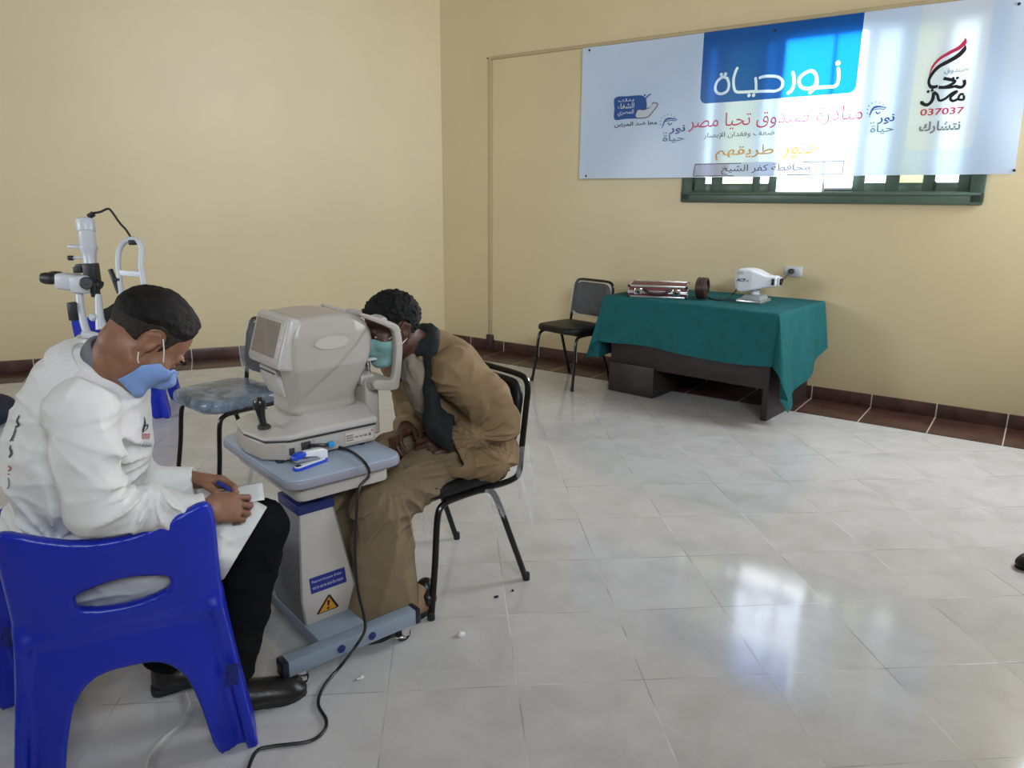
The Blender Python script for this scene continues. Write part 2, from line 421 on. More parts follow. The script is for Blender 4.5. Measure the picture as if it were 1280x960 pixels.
# ================================================================== THE ROOM
def nodes(mt): return mt.node_tree.nodes, mt.node_tree.links
def mathn(nt, op, a, b=None):
    n = nt.nodes.new('ShaderNodeMath'); n.operation = op
    for i, v in enumerate((a, b)):
        if v is None: continue
        if isinstance(v, (int, float)): n.inputs[i].default_value = v
        else: nt.links.new(v, n.inputs[i])
    return n.outputs[0]
def floor_material():
    mt = bpy.data.materials.new('marble_look_floor_tiles'); mt.use_nodes = True; nt = mt.node_tree; N, L = nodes(mt); b = N['Principled BSDF']
    tc = N.new('ShaderNodeTexCoord'); br = N.new('ShaderNodeTexBrick')
    br.offset = 0; br.squash = 1
    br.inputs['Scale'].default_value = 1; br.inputs['Mortar Size'].default_value = 0.0028; br.inputs['Mortar Smooth'].default_value = 0.3
    br.inputs['Brick Width'].default_value = 0.3975; br.inputs['Row Height'].default_value = 0.3975; br.inputs['Bias'].default_value = 0
    br.inputs['Color1'].default_value = (0.45, 0.45, 0.45, 1); br.inputs['Color2'].default_value = (0.55, 0.55, 0.55, 1); br.inputs['Mortar'].default_value = (0.5, 0.5, 0.5, 1)
    L.new(tc.outputs['Object'], br.inputs['Vector'])
    n1 = N.new('ShaderNodeTexNoise'); n1.inputs['Scale'].default_value = 4.5; n1.inputs['Detail'].default_value = 9; n1.inputs['Roughness'].default_value = .62; n1.inputs['Distortion'].default_value = .5
    # veining differs from tile to tile
    sx = N.new('ShaderNodeSeparateColor'); L.new(br.outputs['Color'], sx.inputs[0])
    vm = N.new('ShaderNodeVectorMath'); vm.operation = 'MULTIPLY_ADD'; L.new(br.outputs['Color'], vm.inputs[0]); vm.inputs[1].default_value = (37, 53, 71)
    L.new(tc.outputs['Object'], vm.inputs[2]); L.new(vm.outputs[0], n1.inputs['Vector'])
    r = N.new('ShaderNodeValToRGB'); e = r.color_ramp.elements
    e[0].position = .2; e[0].color = (.50, .48, .475, 1); e[1].position = .6; e[1].color = (.64, .62, .615, 1)
    L.new(n1.outputs['Fac'], r.inputs['Fac'])
    n2 = N.new('ShaderNodeTexNoise'); n2.inputs['Scale'].default_value = 0.9; n2.inputs['Detail'].default_value = 4; L.new(tc.outputs['Object'], n2.inputs['Vector'])
    mx = N.new('ShaderNodeMix'); mx.data_type = 'RGBA'; mx.blend_type = 'MULTIPLY'; mx.inputs[0].default_value = .25
    r2 = N.new('ShaderNodeValToRGB'); r2.color_ramp.elements[0].position = .35; r2.color_ramp.elements[0].color = (.72, .7, .68, 1); r2.color_ramp.elements[1].position = .65
    L.new(n2.outputs['Fac'], r2.inputs['Fac']); L.new(r.outputs['Color'], mx.inputs[6]); L.new(r2.outputs['Color'], mx.inputs[7])
    # grout: pale in places, dirty in others
    n3 = N.new('ShaderNodeTexNoise'); n3.inputs['Scale'].default_value = 3.5; n3.inputs['Detail'].default_value = 3; L.new(tc.outputs['Object'], n3.inputs['Vector'])
    r3 = N.new('ShaderNodeValToRGB'); q = r3.color_ramp.elements; q[0].position = .42; q[0].color = (.40, .375, .36, 1); q[1].position = .62; q[1].color = (.74, .72, .70, 1)
    L.new(n3.outputs['Fac'], r3.inputs['Fac'])
    mg = N.new('ShaderNodeMix'); mg.data_type = 'RGBA'; L.new(br.outputs['Fac'], mg.inputs[0]); L.new(mx.outputs[2], mg.inputs[6]); L.new(r3.outputs['Color'], mg.inputs[7])
    # specks of dirt
    vo = N.new('ShaderNodeTexVoronoi'); vo.inputs['Scale'].default_value = 3.4; L.new(tc.outputs['Object'], vo.inputs['Vector'])
    sc_ = N.new('ShaderNodeSeparateColor'); L.new(vo.outputs['Color'], sc_.inputs[0])
    th = mathn(nt, 'MULTIPLY', mathn(nt, 'MAXIMUM', mathn(nt, 'SUBTRACT', sc_.outputs[0], .45), 0.0), .035)
    spk = mathn(nt, 'LESS_THAN', vo.outputs['Distance'], th)
    ms = N.new('ShaderNodeMix'); ms.data_type = 'RGBA'; L.new(spk, ms.inputs[0]); L.new(mg.outputs[2], ms.inputs[6]); ms.inputs[7].default_value = (.09, .08, .075, 1)
    L.new(ms.outputs[2], b.inputs['Base Color'])
    rr = N.new('ShaderNodeMapRange'); rr.inputs[1].default_value = .35; rr.inputs[2].default_value = .7; rr.inputs[3].default_value = .07; rr.inputs[4].default_value = .12
    L.new(n1.outputs['Fac'], rr.inputs[0]); L.new(rr.outputs[0], b.inputs['Roughness'])
    bp = N.new('ShaderNodeBump'); bp.inputs['Strength'].default_value = .25; bp.inputs['Distance'].default_value = .002; bp.invert = True
    L.new(br.outputs['Fac'], bp.inputs['Height']); L.new(bp.outputs['Normal'], b.inputs['Normal'])
    return mt
def wall_material():
    mt = mat('cream_yellow_paint', (.66, .53, .305), .46, var=.04, vscale=1.3, bump=.03, bscale=35, spec=.9)
    return mt
def dark_tile_material(name, width, ca, cb, off=0.0):
    """brown tiles with pale joints every `width` metres along local x"""
    mt = bpy.data.materials.new(name); mt.use_nodes = True; nt = mt.node_tree; N, L = nodes(mt); b = N['Principled BSDF']
    tc = N.new('ShaderNodeTexCoord'); sp = N.new('ShaderNodeSeparateXYZ'); L.new(tc.outputs['Object'], sp.inputs[0])
    x = mathn(nt, 'ADD', sp.outputs[0], 50 * width + off); fr = mathn(nt, 'MODULO', x, width)
    j = mathn(nt, 'LESS_THAN', fr, .0075)
    n = N.new('ShaderNodeTexNoise'); n.inputs['Scale'].default_value = 9; n.inputs['Detail'].default_value = 6; L.new(tc.outputs['Object'], n.inputs['Vector'])
    r = N.new('ShaderNodeValToRGB'); r.color_ramp.elements[0].color = (*ca, 1); r.color_ramp.elements[1].color = (*cb, 1); r.color_ramp.elements[0].position = .35; r.color_ramp.elements[1].position = .7
    L.new(n.outputs['Fac'], r.inputs['Fac'])
    m_ = N.new('ShaderNodeMix'); m_.data_type = 'RGBA'; L.new(j, m_.inputs[0]); L.new(r.outputs['Color'], m_.inputs[6]); m_.inputs[7].default_value = (.55, .49, .44, 1)
    L.new(m_.outputs[2], b.inputs['Base Color']); b.inputs['Roughness'].default_value = .33
    return mt
M_wall = wall_material()
M_ceil = mat('cream_ceiling_paint', (.42, .37, .28), .8)
M_floor = floor_material()
M_skirt = dark_tile_material('brown_skirting_tiles', .415, (.050, .022, .018), (.115, .052, .042), .06)
M_border = dark_tile_material('brown_border_tiles', .415, (.048, .020, .015), (.098, .044, .034), .06)

KX = np.array([-0.7966, 7.522]);  LW = np.array([math.cos(math.radians(22.5)), math.sin(math.radians(22.5))])
# corner: where the two walls meet
_A = np.array([[WN[0], WN[1]], [-LW[1], LW[0]]]); _lp = np.array([-2.698, 6.659]) * 1.0069
KX = np.linalg.solve(_A, np.array([WD, -LW[1] * _lp[0] + LW[0] * _lp[1]]))
T0 = KX @ WT[:2]
CEIL = 3.75
P_R = np.array([WN[0] * WD - WT[0] * 2.1, WN[1] * WD - WT[1] * 2.1])      # right wall runs on out of frame
P_L = KX - LW * 6.2
outline = [KX, P_L, np.array([-5.6, -2.6]), np.array([4.95, -2.6]), P_R]
YAW = 0.08386
fo = np.array([0.7160, 3.2234])
c_, s_ = math.cos(YAW), math.sin(YAW)
fl_pts = []
for p in outline:
    d = p - fo; fl_pts.append((d[0] * c_ + d[1] * s_, -d[0] * s_ + d[1] * c_))
bm = bmesh.new(); prism(bm, fl_pts, (0, 0, -.1), (1, 0, 0), (0, 1, 0), (0, 0, 0))
o = struct(obj('floor', bm, M_floor, loc=(fo[0], fo[1], 0))); o.rotation_euler.z = YAW
bm = bmesh.new(); prism(bm, [tuple(p) for p in outline], (0, 0, .1), (1, 0, 0), (0, 1, 0), (0, 0, CEIL)); struct(obj('ceiling', bm, M_ceil))

def strip(name, a, b, depth, h, z0, material, inward, kind='structure'):
    """a long bar from a to b (2D, along the wall face), `depth` into the room"""
    a = np.array(a); b = np.array(b); L = np.linalg.norm(b - a); u = (b - a) / L
    bm = bmesh.new(); dy = depth if inward > 0 else -depth
    bx(bm, (L / 2, dy / 2, z0 + h / 2), (L, abs(dy), h), bevel=min(.004, h * .2, abs(dy) * .2))
    o = obj(name, bm, material, loc=(a[0], a[1], 0)); o.rotation_euler.z = math.atan2(u[1], u[0]); o['kind'] = kind
    return o
def wall(name, a, b, thick=.22, hole=None, inward=1):
    a = np.array(a); b = np.array(b); L = np.linalg.norm(b - a); u = (b - a) / L
    bm = bmesh.new(); s = -1 if inward > 0 else 1
    def blk(x0, x1, z0, z1):
        if x1 - x0 > 1e-4 and z1 - z0 > 1e-4: bx(bm, ((x0 + x1) / 2, s * thick / 2, (z0 + z1) / 2), (x1 - x0, thick, z1 - z0))
    if hole:
        x0, x1, z0, z1 = hole
        blk(0, x0, 0, CEIL); blk(x1, L, 0, CEIL); blk(x0, x1, 0, z0); blk(x0, x1, z1, CEIL)
    else: blk(0, L, 0, CEIL)
    o = obj(name, bm, M_wall, loc=(a[0], a[1], 0)); o.rotation_euler.z = math.atan2(u[1], u[0]); return struct(o)
# wall carrying the banner: local x runs from the corner to the right, room on local -y
WX = lambda t: T0 - t                   # distance from the corner along the wall
HOLE = (WX(2.385), WX(.415), 1.495, 2.60)
wall('wall_right', KX, P_R, hole=HOLE, inward=-1)
wall('wall_left', KX, P_L, inward=1)
wall('wall_far_left', P_L, outline[2], inward=1)
wall('wall_back', outline[2], outline[3], inward=1)
wall('wall_side', outline[3], P_R, inward=1)
strip('baseboard_right', KX, P_R, .014, .099, 0.0, M_skirt, -1)
strip('baseboard_left', KX, P_L, .014, .099, 0.0, M_skirt, 1)
strip('trim_1', KX, P_R, .452, .004, 0.0, M_border, -1)
strip('trim_2', KX, P_L, .452, .003, 0.0, M_border, 1)

# painted cable duct that climbs beside the corner and runs along above the banner
M_duct = mat('painted_cable_duct', (.50, .385, .22), .45)
M_dark = mat('black_plastic', (.012, .012, .013), .38)
wr = math.atan2(-WT[1], -WT[0])          # rotation of things hung on the wall (local x to the right, -y into the room)
def on_wall(t, z=0.0, off=0.0): return WN * (WD - off) + WT * t + np.array([0, 0, z])
duct = thing('cable_duct', 'thin cream cable duct climbing the wall and turning right above the banner', 'duct', on_wall(4.355), wr)
o = obj('vertical_run', box((0, -.011, 1.42), (.034, .022, 2.53), bevel=.003), M_duct, duct)
o = obj('horizontal_run', box((2.55, -.009, 2.695), (5.1, .018, .026), bevel=.003), M_duct, duct)
o = obj('end_box', box((.0, -.016, .075), (.075, .032, .15), bevel=.006), mat('dark_brown_plastic', (.045, .022, .018), .4), duct); o['label'] = 'dark brown box at the foot of the duct'
o = obj('corner_screw', lathe(bmesh.new(), [(.008, 0), (.008, .004), (0, .005)], (-.035, 0, 2.70), (0, -1, 0), 10), M_dark, duct)

# ------------------------------------------------------------------ window behind the banner
M_green = mat('green_painted_aluminium', (.075, .115, .085), .35, var=.08)
M_glassY = None
def glass(name, tint, fac):
    mt = bpy.data.materials.new(name); mt.use_nodes = True; N, L = nodes(mt); out = N['Material Output']; N.remove(N['Principled BSDF'])
    tr = N.new('ShaderNodeBsdfTransparent'); tr.inputs[0].default_value = (*tint, 1); tl = N.new('ShaderNodeBsdfTranslucent'); tl.inputs[0].default_value = (*tint, 1)
    gl = N.new('ShaderNodeBsdfGlossy'); gl.inputs['Roughness'].default_value = .05
    mx = N.new('ShaderNodeMixShader'); mx.inputs[0].default_value = fac; L.new(tr.outputs[0], mx.inputs[1]); L.new(tl.outputs[0], mx.inputs[2])
    m2 = N.new('ShaderNodeMixShader'); m2.inputs[0].default_value = .06; L.new(mx.outputs[0], m2.inputs[1]); L.new(gl.outputs[0], m2.inputs[2]); L.new(m2.outputs[0], out.inputs['Surface'])
    return mt
M_gclear = glass('frosted_glass', (.40, .43, .42), .5)
M_gyellow = glass('yellow_green_glass', (.26, .27, .19), .6)
M_gopen = glass('clear_glass', (.97, .98, .98), .02)
win = thing('window_1', 'wide green framed window half hidden by the white banner', 'window', on_wall(2.385, 0), wr)
del win['category']; struct(win)
wW = 2.385 - .415
def wu(px, y=232): return 2.385 - float(Wl(px, y, -.06) @ WT)      # position across the window, from a photo column
bm = bmesh.new(); fw_ = .075
bx(bm, (wW / 2, -.008, 1.485), (wW + .09, .05, .085), bevel=.012); bx(bm, (wW / 2, -.018, 1.51), (wW + .05, .05, .02), bevel=.006)
bx(bm, (wW / 2, -.008, 2.61), (wW + .09, .05, .075), bevel=.012)
bx(bm, (-.0025, -.008, 2.048), (.085, .05, 1.20), bevel=.012); bx(bm, (wW + .0025, -.008, 2.048), (.085, .05, 1.20), bevel=.012)
bx(bm, (wW / 2, .11, 1.505), (wW, .2, .02)); bx(bm, (wW / 2, .11, 2.59), (wW, .2, .02)); bx(bm, (.01, .11, 2.08), (.02, .2, 1.15)); bx(bm, (wW - .01, .11, 2.08), (.02, .2, 1.15))
obj('frame', bm, M_green, win)
# shutter leaves: upright green boards with lights between them; (from column, to column, glass, bottom z)
lights = [(884, 892, M_gclear, 1.585), (905, 943, M_gyellow, 1.585), (952, 963, M_gclear, 1.585), (973, 1031, M_gopen, 1.525), (1033, 1067, M_gopen, 1.54),
          (1082, 1108, M_gclear, 1.585), (1125, 1154, M_gyellow, 1.585), (1169, 1198, M_gclear, 1.585)]
x = .02
for i, (a, b, g, z0) in enumerate(lights):
    u0, u1 = wu(a), wu(b)
    bm = bmesh.new(); bx(bm, ((x + u0) / 2, .02, 2.08), (u0 - x, .03, 1.13), bevel=.004); obj('shutter_board', bm, M_green, win)
    bm = bmesh.new(); bx(bm, ((u0 + u1) / 2, .02, (1.515 + z0) / 2), (u1 - u0, .03, z0 - 1.515), bevel=.002); bx(bm, ((u0 + u1) / 2, .02, 2.60), (u1 - u0, .03, .085), bevel=.002)
    obj('rail', bm, M_green, win)
    bm = bmesh.new(); bx(bm, ((u0 + u1) / 2, .02, (z0 + 2.56) / 2), (u1 - u0, .005, 2.56 - z0)); obj('pane', bm, g, win)
    x = u1
bm = bmesh.new(); bx(bm, ((x + wW - .02) / 2, .02, 2.08), (wW - .02 - x, .03, 1.13), bevel=.004); obj('shutter_board', bm, M_green, win)
bm = bmesh.new(); bx(bm, (wu(1031.5), .01, 2.06), (.016, .03, 1.09), bevel=.003); bx(bm, ((wu(1033) + wu(1067)) / 2, .01, 1.548), (wu(1067) - wu(1033), .03, .016), bevel=.003)
obj('sash_bar', bm, mat('grey_metal_sash', (.55, .56, .58), .4, .3), win)
for px in (870, 1169):
    obj('latch', box((wu(px, 236), -.002, 1.565), (.012, .016, .06), bevel=.003), M_dark, win)

# ------------------------------------------------------------------ banner
BT0, BU, BZ0, BZ1 = 3.356, 3.10, 1.632, 2.672
def bw(u, z):                       # gentle hang of the sheet (metres off the plane)
    return .006 * math.sin(u * 2.1 + z * 1.3) + .004 * math.sin(u * 5.3 - z * 4.0) + .012 * max(0, u - 2.55) * math.sin(u * 9 + z * 7)
B_OFF = .055
def bplane(px, py):
    P = Wl(px, py, B_OFF); return BT0 - float(P @ WT), float(P[2])
def banner_material():
    mt = bpy.data.materials.new('printed_banner_vinyl'); mt.use_nodes = True; nt = mt.node_tree; N, L = nodes(mt); out = N['Material Output']; N.remove(N['Principled BSDF'])
    tc = N.new('ShaderNodeTexCoord'); sp = N.new('ShaderNodeSeparateXYZ'); L.new(tc.outputs['Object'], sp.inputs[0])
    def mask(cx, cz, hx, hz, r):
        ax = mathn(nt, 'ABSOLUTE', mathn(nt, 'SUBTRACT', sp.outputs[0], cx)); az = mathn(nt, 'ABSOLUTE', mathn(nt, 'SUBTRACT', sp.outputs[2], cz))
        qx = mathn(nt, 'MAXIMUM', mathn(nt, 'SUBTRACT', ax, hx - r), 0.0); qz = mathn(nt, 'MAXIMUM', mathn(nt, 'SUBTRACT', az, hz - r), 0.0)
        d = mathn(nt, 'SQRT', mathn(nt, 'ADD', mathn(nt, 'MULTIPLY', qx, qx), mathn(nt, 'MULTIPLY', qz, qz)))
        return mathn(nt, 'LESS_THAN', d, r)
    u0, z0 = bplane(875, 130); u1, z1 = bplane(1069, 116); z0 = (z0 + z1) / 2
    blue = mask((u0 + u1) / 2, z0 + 1.0, (u1 - u0) / 2 + .004, 1.0, .05)
    g0, gz0 = bplane(1130, 190); g1, gz1 = bplane(1216, 184); gz0 = (gz0 + gz1) / 2
    gl = mask((g0 + g1) / 2, gz0 + .46, (g1 - g0) / 2, .46, .05)
    m1 = N.new('ShaderNodeMix'); m1.data_type = 'RGBA'; L.new(gl, m1.inputs[0]); m1.inputs[6].default_value = (.66, .79, 1.0, 1); m1.inputs[7].default_value = (.75, .82, .93, 1)
    at = N.new('ShaderNodeAttribute'); at.attribute_name = 'headline'
    blue = mathn(nt, 'MULTIPLY', blue, mathn(nt, 'GREATER_THAN', at.outputs['Fac'], 0.0))
    m2 = N.new('ShaderNodeMix'); m2.data_type = 'RGBA'; L.new(blue, m2.inputs[0]); L.new(m1.outputs[2], m2.inputs[6]); m2.inputs[7].default_value = (.003, .105, .42, 1)
    df = N.new('ShaderNodeBsdfPrincipled'); df.inputs['Roughness'].default_value = .28; L.new(m2.outputs[2], df.inputs['Base Color'])
    tl = N.new('ShaderNodeBsdfTranslucent'); L.new(m2.outputs[2], tl.inputs[0])
    mx = N.new('ShaderNodeMixShader'); mx.inputs[0].default_value = .30; L.new(df.outputs[0], mx.inputs[1]); L.new(tl.outputs[0], mx.inputs[2]); L.new(mx.outputs[0], out.inputs['Surface'])
    return mt
def ink(name, col, tl=.3):
    mt = bpy.data.materials.new(name); mt.use_nodes = True; N, L = nodes(mt); out = N['Material Output']; b = N['Principled BSDF']; b.inputs['Base Color'].default_value = (*col, 1); b.inputs['Roughness'].default_value = .35
    t = N.new('ShaderNodeBsdfTranslucent'); t.inputs[0].default_value = (*[min(1, c * 1.0) for c in col], 1); mx = N.new('ShaderNodeMixShader'); mx.inputs[0].default_value = tl
    L.new(b.outputs[0], mx.inputs[1]); L.new(t.outputs[0], mx.inputs[2]); L.new(mx.outputs[0], out.inputs['Surface']); return mt
ban = thing('banner', 'long white banner with blue panel and Arabic lettering, pinned over the window', 'banner', on_wall(BT0, 0, B_OFF), wr)
I_red = ink('red_print', (.62, .03, .10)); I_blk = ink('black_print', (.012, .012, .02), .1); I_gold = ink('gold_print', (.75, .36, .03)); I_white = ink('white_print', (.85, .87, .92), .4)
I_gray = ink('grey_print', (.24, .26, .28), .2); I_blue = ink('blue_print', (.010, .09, .36)); I_teal = ink('teal_print', (.12, .24, .32)); I_sky = ink('light_blue_print', (.03, .20, .55)); I_pink = ink('pale_print', (.62, .60, .72), .4)
def put_print(name, v, f, material, lift=.0035):
    """v: (u,z) points on the sheet"""
    return pyobj(name, [(p[0], -bw(p[0], p[1]) - lift, p[1]) for p in v], f, material, ban, smooth=False)
def words_of(v, f, gap):
    """split lettering at the gaps between words"""
    iv = sorted((min(v[i][0] for i in q), max(v[i][0] for i in q), k) for k, q in enumerate(f)); out = []; end = -1e9
    for a, b, k in iv:
        if a > end + gap: out.append([])
        out[-1].append(f[k]); end = max(end, b)
    return out
def put_text(name, txt, x0, y0, x1, y1, material, arab=True, bold=0.0, lift=.0035):
    """lettering whose lower left / upper right corners sit at these photo pixels"""
    v, f = text_mesh(shape(txt) if arab else txt, bold=bold)
    (u0, z0), (u1, z1) = bplane(x0, y0), bplane(x1, y1)
    k = v.max(0)
    for wf in words_of(v, f, .15):
        ids = sorted({i for q in wf for i in q}); mp = {i: n for n, i in enumerate(ids)}
        put_print(name, [(u0 + v[i][0] / k[0] * (u1 - u0), z0 + v[i][1] / k[1] * (z1 - z0)) for i in ids], [tuple(mp[i] for i in q) for q in wf], material, lift)
def strokes(lines, widths, seg=8, chisel=None):
    """flat ribbons following splines in (u,z); chisel=(angle,thin) gives pen contrast"""
    V = []; Fq = []
    for pts, w in zip(lines, widths):
        if len(pts) == 1:
            c = pts[0]; n0 = len(V)
            for k in range(14): V.append((c[0] + w / 2 * math.cos(k * math.pi / 7), c[1] + w / 2 * math.sin(k * math.pi / 7)))
            Fq.append(tuple(range(n0, n0 + 14))); continue
        P = [p[:2] for p in spline([(*p, 0) for p in pts], seg)]; n0 = len(V)
        W = np.interp(np.linspace(0, 1, len(P)), np.linspace(0, 1, len(w)), w) if hasattr(w, '__len__') else [w] * len(P)
        for i, p in enumerate(P):
            t = P[min(i + 1, len(P) - 1)] - P[max(i - 1, 0)]; t = t / (np.linalg.norm(t) + 1e-9); ww = W[i] / 2
            if chisel is not None:
                ca = abs(math.cos(math.atan2(t[1], t[0]) - chisel[0])); ww *= 1 - (1 - chisel[1]) * ca
            n_ = np.array([-t[1], t[0]]) * ww; V.append(tuple(p + n_)); V.append(tuple(p - n_))
        for i in range(len(P) - 1): a = n0 + 2 * i; Fq.append((a, a + 1, a + 3, a + 2))
    return V, Fq
def bp_list(pts, sx, sy, ox, oy):     # crop coordinates -> sheet coordinates
    return [bplane(ox + p[0] / sx, oy + p[1] / sy) for p in pts]
# headline, traced letter by letter (crop 850..1100 x 30..230, factor 4.8)
HL = [[(951, 270), (955, 300), (950, 350), (930, 375), (890, 378), (850, 381), (815, 385)],
      [(815, 300), (795, 283), (760, 290), (722, 320), (716, 355), (735, 383), (775, 388), (808, 372), (822, 330), (815, 300)],
      [(822, 330), (822, 365), (800, 395), (780, 412)],
      [(677, 292), (684, 320), (682, 370), (668, 400), (648, 415)],
      [(478, 322), (500, 315), (540, 312), (590, 318), (616, 348), (605, 385), (570, 402), (530, 402), (452, 405)],
      [(452, 325), (455, 360), (452, 400), (425, 405), (370, 408), (335, 405), (322, 380), (320, 330), (332, 285)],
      [(332, 285), (342, 265)],
      [(282, 325), (255, 318), (222, 345), (210, 385), (222, 412), (250, 418), (282, 400), (292, 360), (282, 325)],
      [(949, 236)], [(247, 303)], [(272, 300)], [(412, 428)], [(440, 427)]]
px_u = (bplane(1000, 100)[0] - bplane(990, 100)[0]) / 10
WS = [px_u * 3.6] * 8 + [px_u * 5.6] * 1 + [px_u * 4.6] * 4
HLP = [bp_list(l, 4.8, 4.8, 850, 30) for l in HL]
# the sheet: white letters are left blank in the printed blue
nu, nz = 620, 208
U, Zg = np.meshgrid(np.linspace(0, BU, nu + 1), np.linspace(BZ0, BZ1, nz + 1), indexing='ij')
WV = np.vectorize(bw)(U, Zg)
XS = U + .06 * np.maximum(0, U - 2.6) * (1 - (Zg - BZ0) / (BZ1 - BZ0))
sd = np.full(U.shape, 1.0)
for l, w in zip(HLP, WS):
    P = [p[:2] for p in spline([(*p, 0) for p in l], 5)] if len(l) > 2 else [np.array(p) for p in l]
    if len(P) == 1: P = P * 2
    for p, q in zip(P, P[1:]):
        e = q - p; t_ = np.clip(((U - p[0]) * e[0] + (Zg - p[1]) * e[1]) / (e @ e + 1e-12), 0, 1)
        sd = np.minimum(sd, np.hypot(U - p[0] - t_ * e[0], Zg - p[1] - t_ * e[1]) - w / 2)
ii = np.arange((nu + 1) * (nz + 1)).reshape(nu + 1, nz + 1)
Q = np.stack([ii[:-1, :-1], ii[1:, :-1], ii[1:, 1:], ii[:-1, 1:]], -1).reshape(-1, 4)
sh = fast('sheet', np.stack([XS, -WV, Zg], -1).reshape(-1, 3), Q, banner_material(), ban)
sh.data.attributes.new('headline', 'FLOAT', 'POINT').data.foreach_set('value', sd.ravel().astype(np.float32))
put_text('red_lettering', 'مبادرة صندوق تحيا مصر', 860, 165, 1080, 130, I_red, bold=-.004)
put_text('small_black_lettering', 'لمكافحة مسببات ضعف وفقدان الإبصار', 879, 174.5, 1050, 158, I_blk)
put_text('gold_lettering', 'طريقهم', 893, 201, 968, 180, I_gold, bold=.006)
put_text('gold_lettering', 'هنور', 976, 199, 1026, 178, I_gold, bold=.006)
q = [bplane(866, 220.5), bplane(1053, 219), bplane(1053.5, 200.5), bplane(868, 206)]
zc0 = (q[0][1] + q[1][1]) / 2 + .004; zc1 = (q[2][1] + q[3][1]) / 2; u0, u1 = q[0][0], q[1][0]
put_print('caption_box', [(u0, zc0), (u1, zc0), (u1, zc1), (u0 + .01, zc1)], [(0, 1, 2, 3)], I_pink, .002)
put_print('caption_frame', *strokes([[(u0, zc0), (u1, zc0)], [(u1, zc0), (u1, zc1)], [(u1, zc1), (u0 + .01, zc1)], [(u0 + .01, zc1), (u0, zc0)]], [.006] * 4), I_blk)
put_text('caption_lettering', 'محافظة كفر الشيخ', 901, 218.5, 1013, 204, I_blk, lift=.005)
# health emblem on the left: blue leaf-square with an open hand
em = lambda pts: bp_list(pts, 10.667, 10.667, 750, 110)
v = em(sub2d([(200, 130), (380, 108), (540, 97), (600, 130), (622, 200), (612, 290), (520, 300), (480, 350), (490, 402), (330, 412), (195, 420), (192, 280)], 4))
put_print('emblem_square', v, [tuple(range(len(v)))], I_blue)
put_print('emblem_hand', *strokes([em(l) for l in [[(490, 395), (482, 330), (510, 285), (560, 290), (640, 272), (680, 245), (705, 200), (720, 195), (715, 215), (675, 265)], [(690, 260), (735, 205), (765, 205), (765, 235), (700, 320), (630, 390), (480, 405)], [(590, 335), (640, 315), (690, 265)]]], [px_u * 1.0] * 3), I_blk)
v = em(sub2d([(490, 390), (486, 335), (515, 292), (570, 296), (650, 276), (700, 215), (720, 205), (755, 215), (760, 235), (690, 320), (625, 385)], 4)); put_print('emblem_palm', v, [tuple(range(len(v)))], ink('palm_print', (.7, .71, .78), .3), .0045)
put_print('emblem_figure', *strokes([em(l) for l in [[(605, 180), (610, 145), (640, 105), (680, 80)], [(610, 150), (590, 125)], [(598, 97)]]], [px_u * 1.6, px_u * 1.4, px_u * 2.8]), I_blue, .005)
put_text('emblem_lettering', 'بنك', 772.5, 128.5, 793, 122.5, I_white, bold=.02, lift=.005)
put_text('emblem_lettering', 'الشفاء', 771.5, 137, 793, 128, I_white, bold=.015, lift=.005)
put_text('emblem_lettering', 'المصري', 772, 146, 792.5, 136.5, I_white, bold=.015, lift=.005)
put_text('emblem_caption', 'معا ضد المرض', 768, 160, 821.5, 150, I_blk, bold=.015)
# two small round-the-eye emblems
for (ox, oy, sx_) in ((827, 145, 1.0), (1086, 130, 1.12)):
    S = lambda pts: [bplane(ox + p[0] * sx_, oy + p[1] * sx_) for p in pts]
    rays = []
    for k in range(9):
        a = math.radians(20 + 25 * k); rays.append(S([(9 + 9.5 * math.cos(a), 8 - 9 * math.sin(a)), (9 + 11.5 * math.cos(a), 8 - 11 * math.sin(a))]))
    for ray in rays: put_print('sun_ray', *strokes([ray], [px_u * .9]), I_sky)
    put_print('eye_mark', *strokes([S([(1, 13), (5, 5), (11, 3), (19, 4)]), S([(4, 7), (11, 5.5), (18, 6)]), S([(8, 8.5), (10, 11), (13, 9)])], [[px_u * 1.4, px_u * 2.6, px_u * .8], px_u * 1.0, px_u * 1.4]), I_blue)
    put_text('emblem_lettering', 'نور', ox + 9 * sx_, oy + 23 * sx_, ox + 29.5 * sx_, oy + 11 * sx_, I_blue, bold=.02)
    for q_ in ((2.5, 21.5), (5.5, 21)): put_print('dot', *strokes([S([q_])], [px_u * 2]), I_gray)
    put_text('emblem_lettering', 'حياة', ox + 1 * sx_, oy + 34 * sx_, ox + 28.5 * sx_, oy + 22.5 * sx_, I_teal, bold=.012)
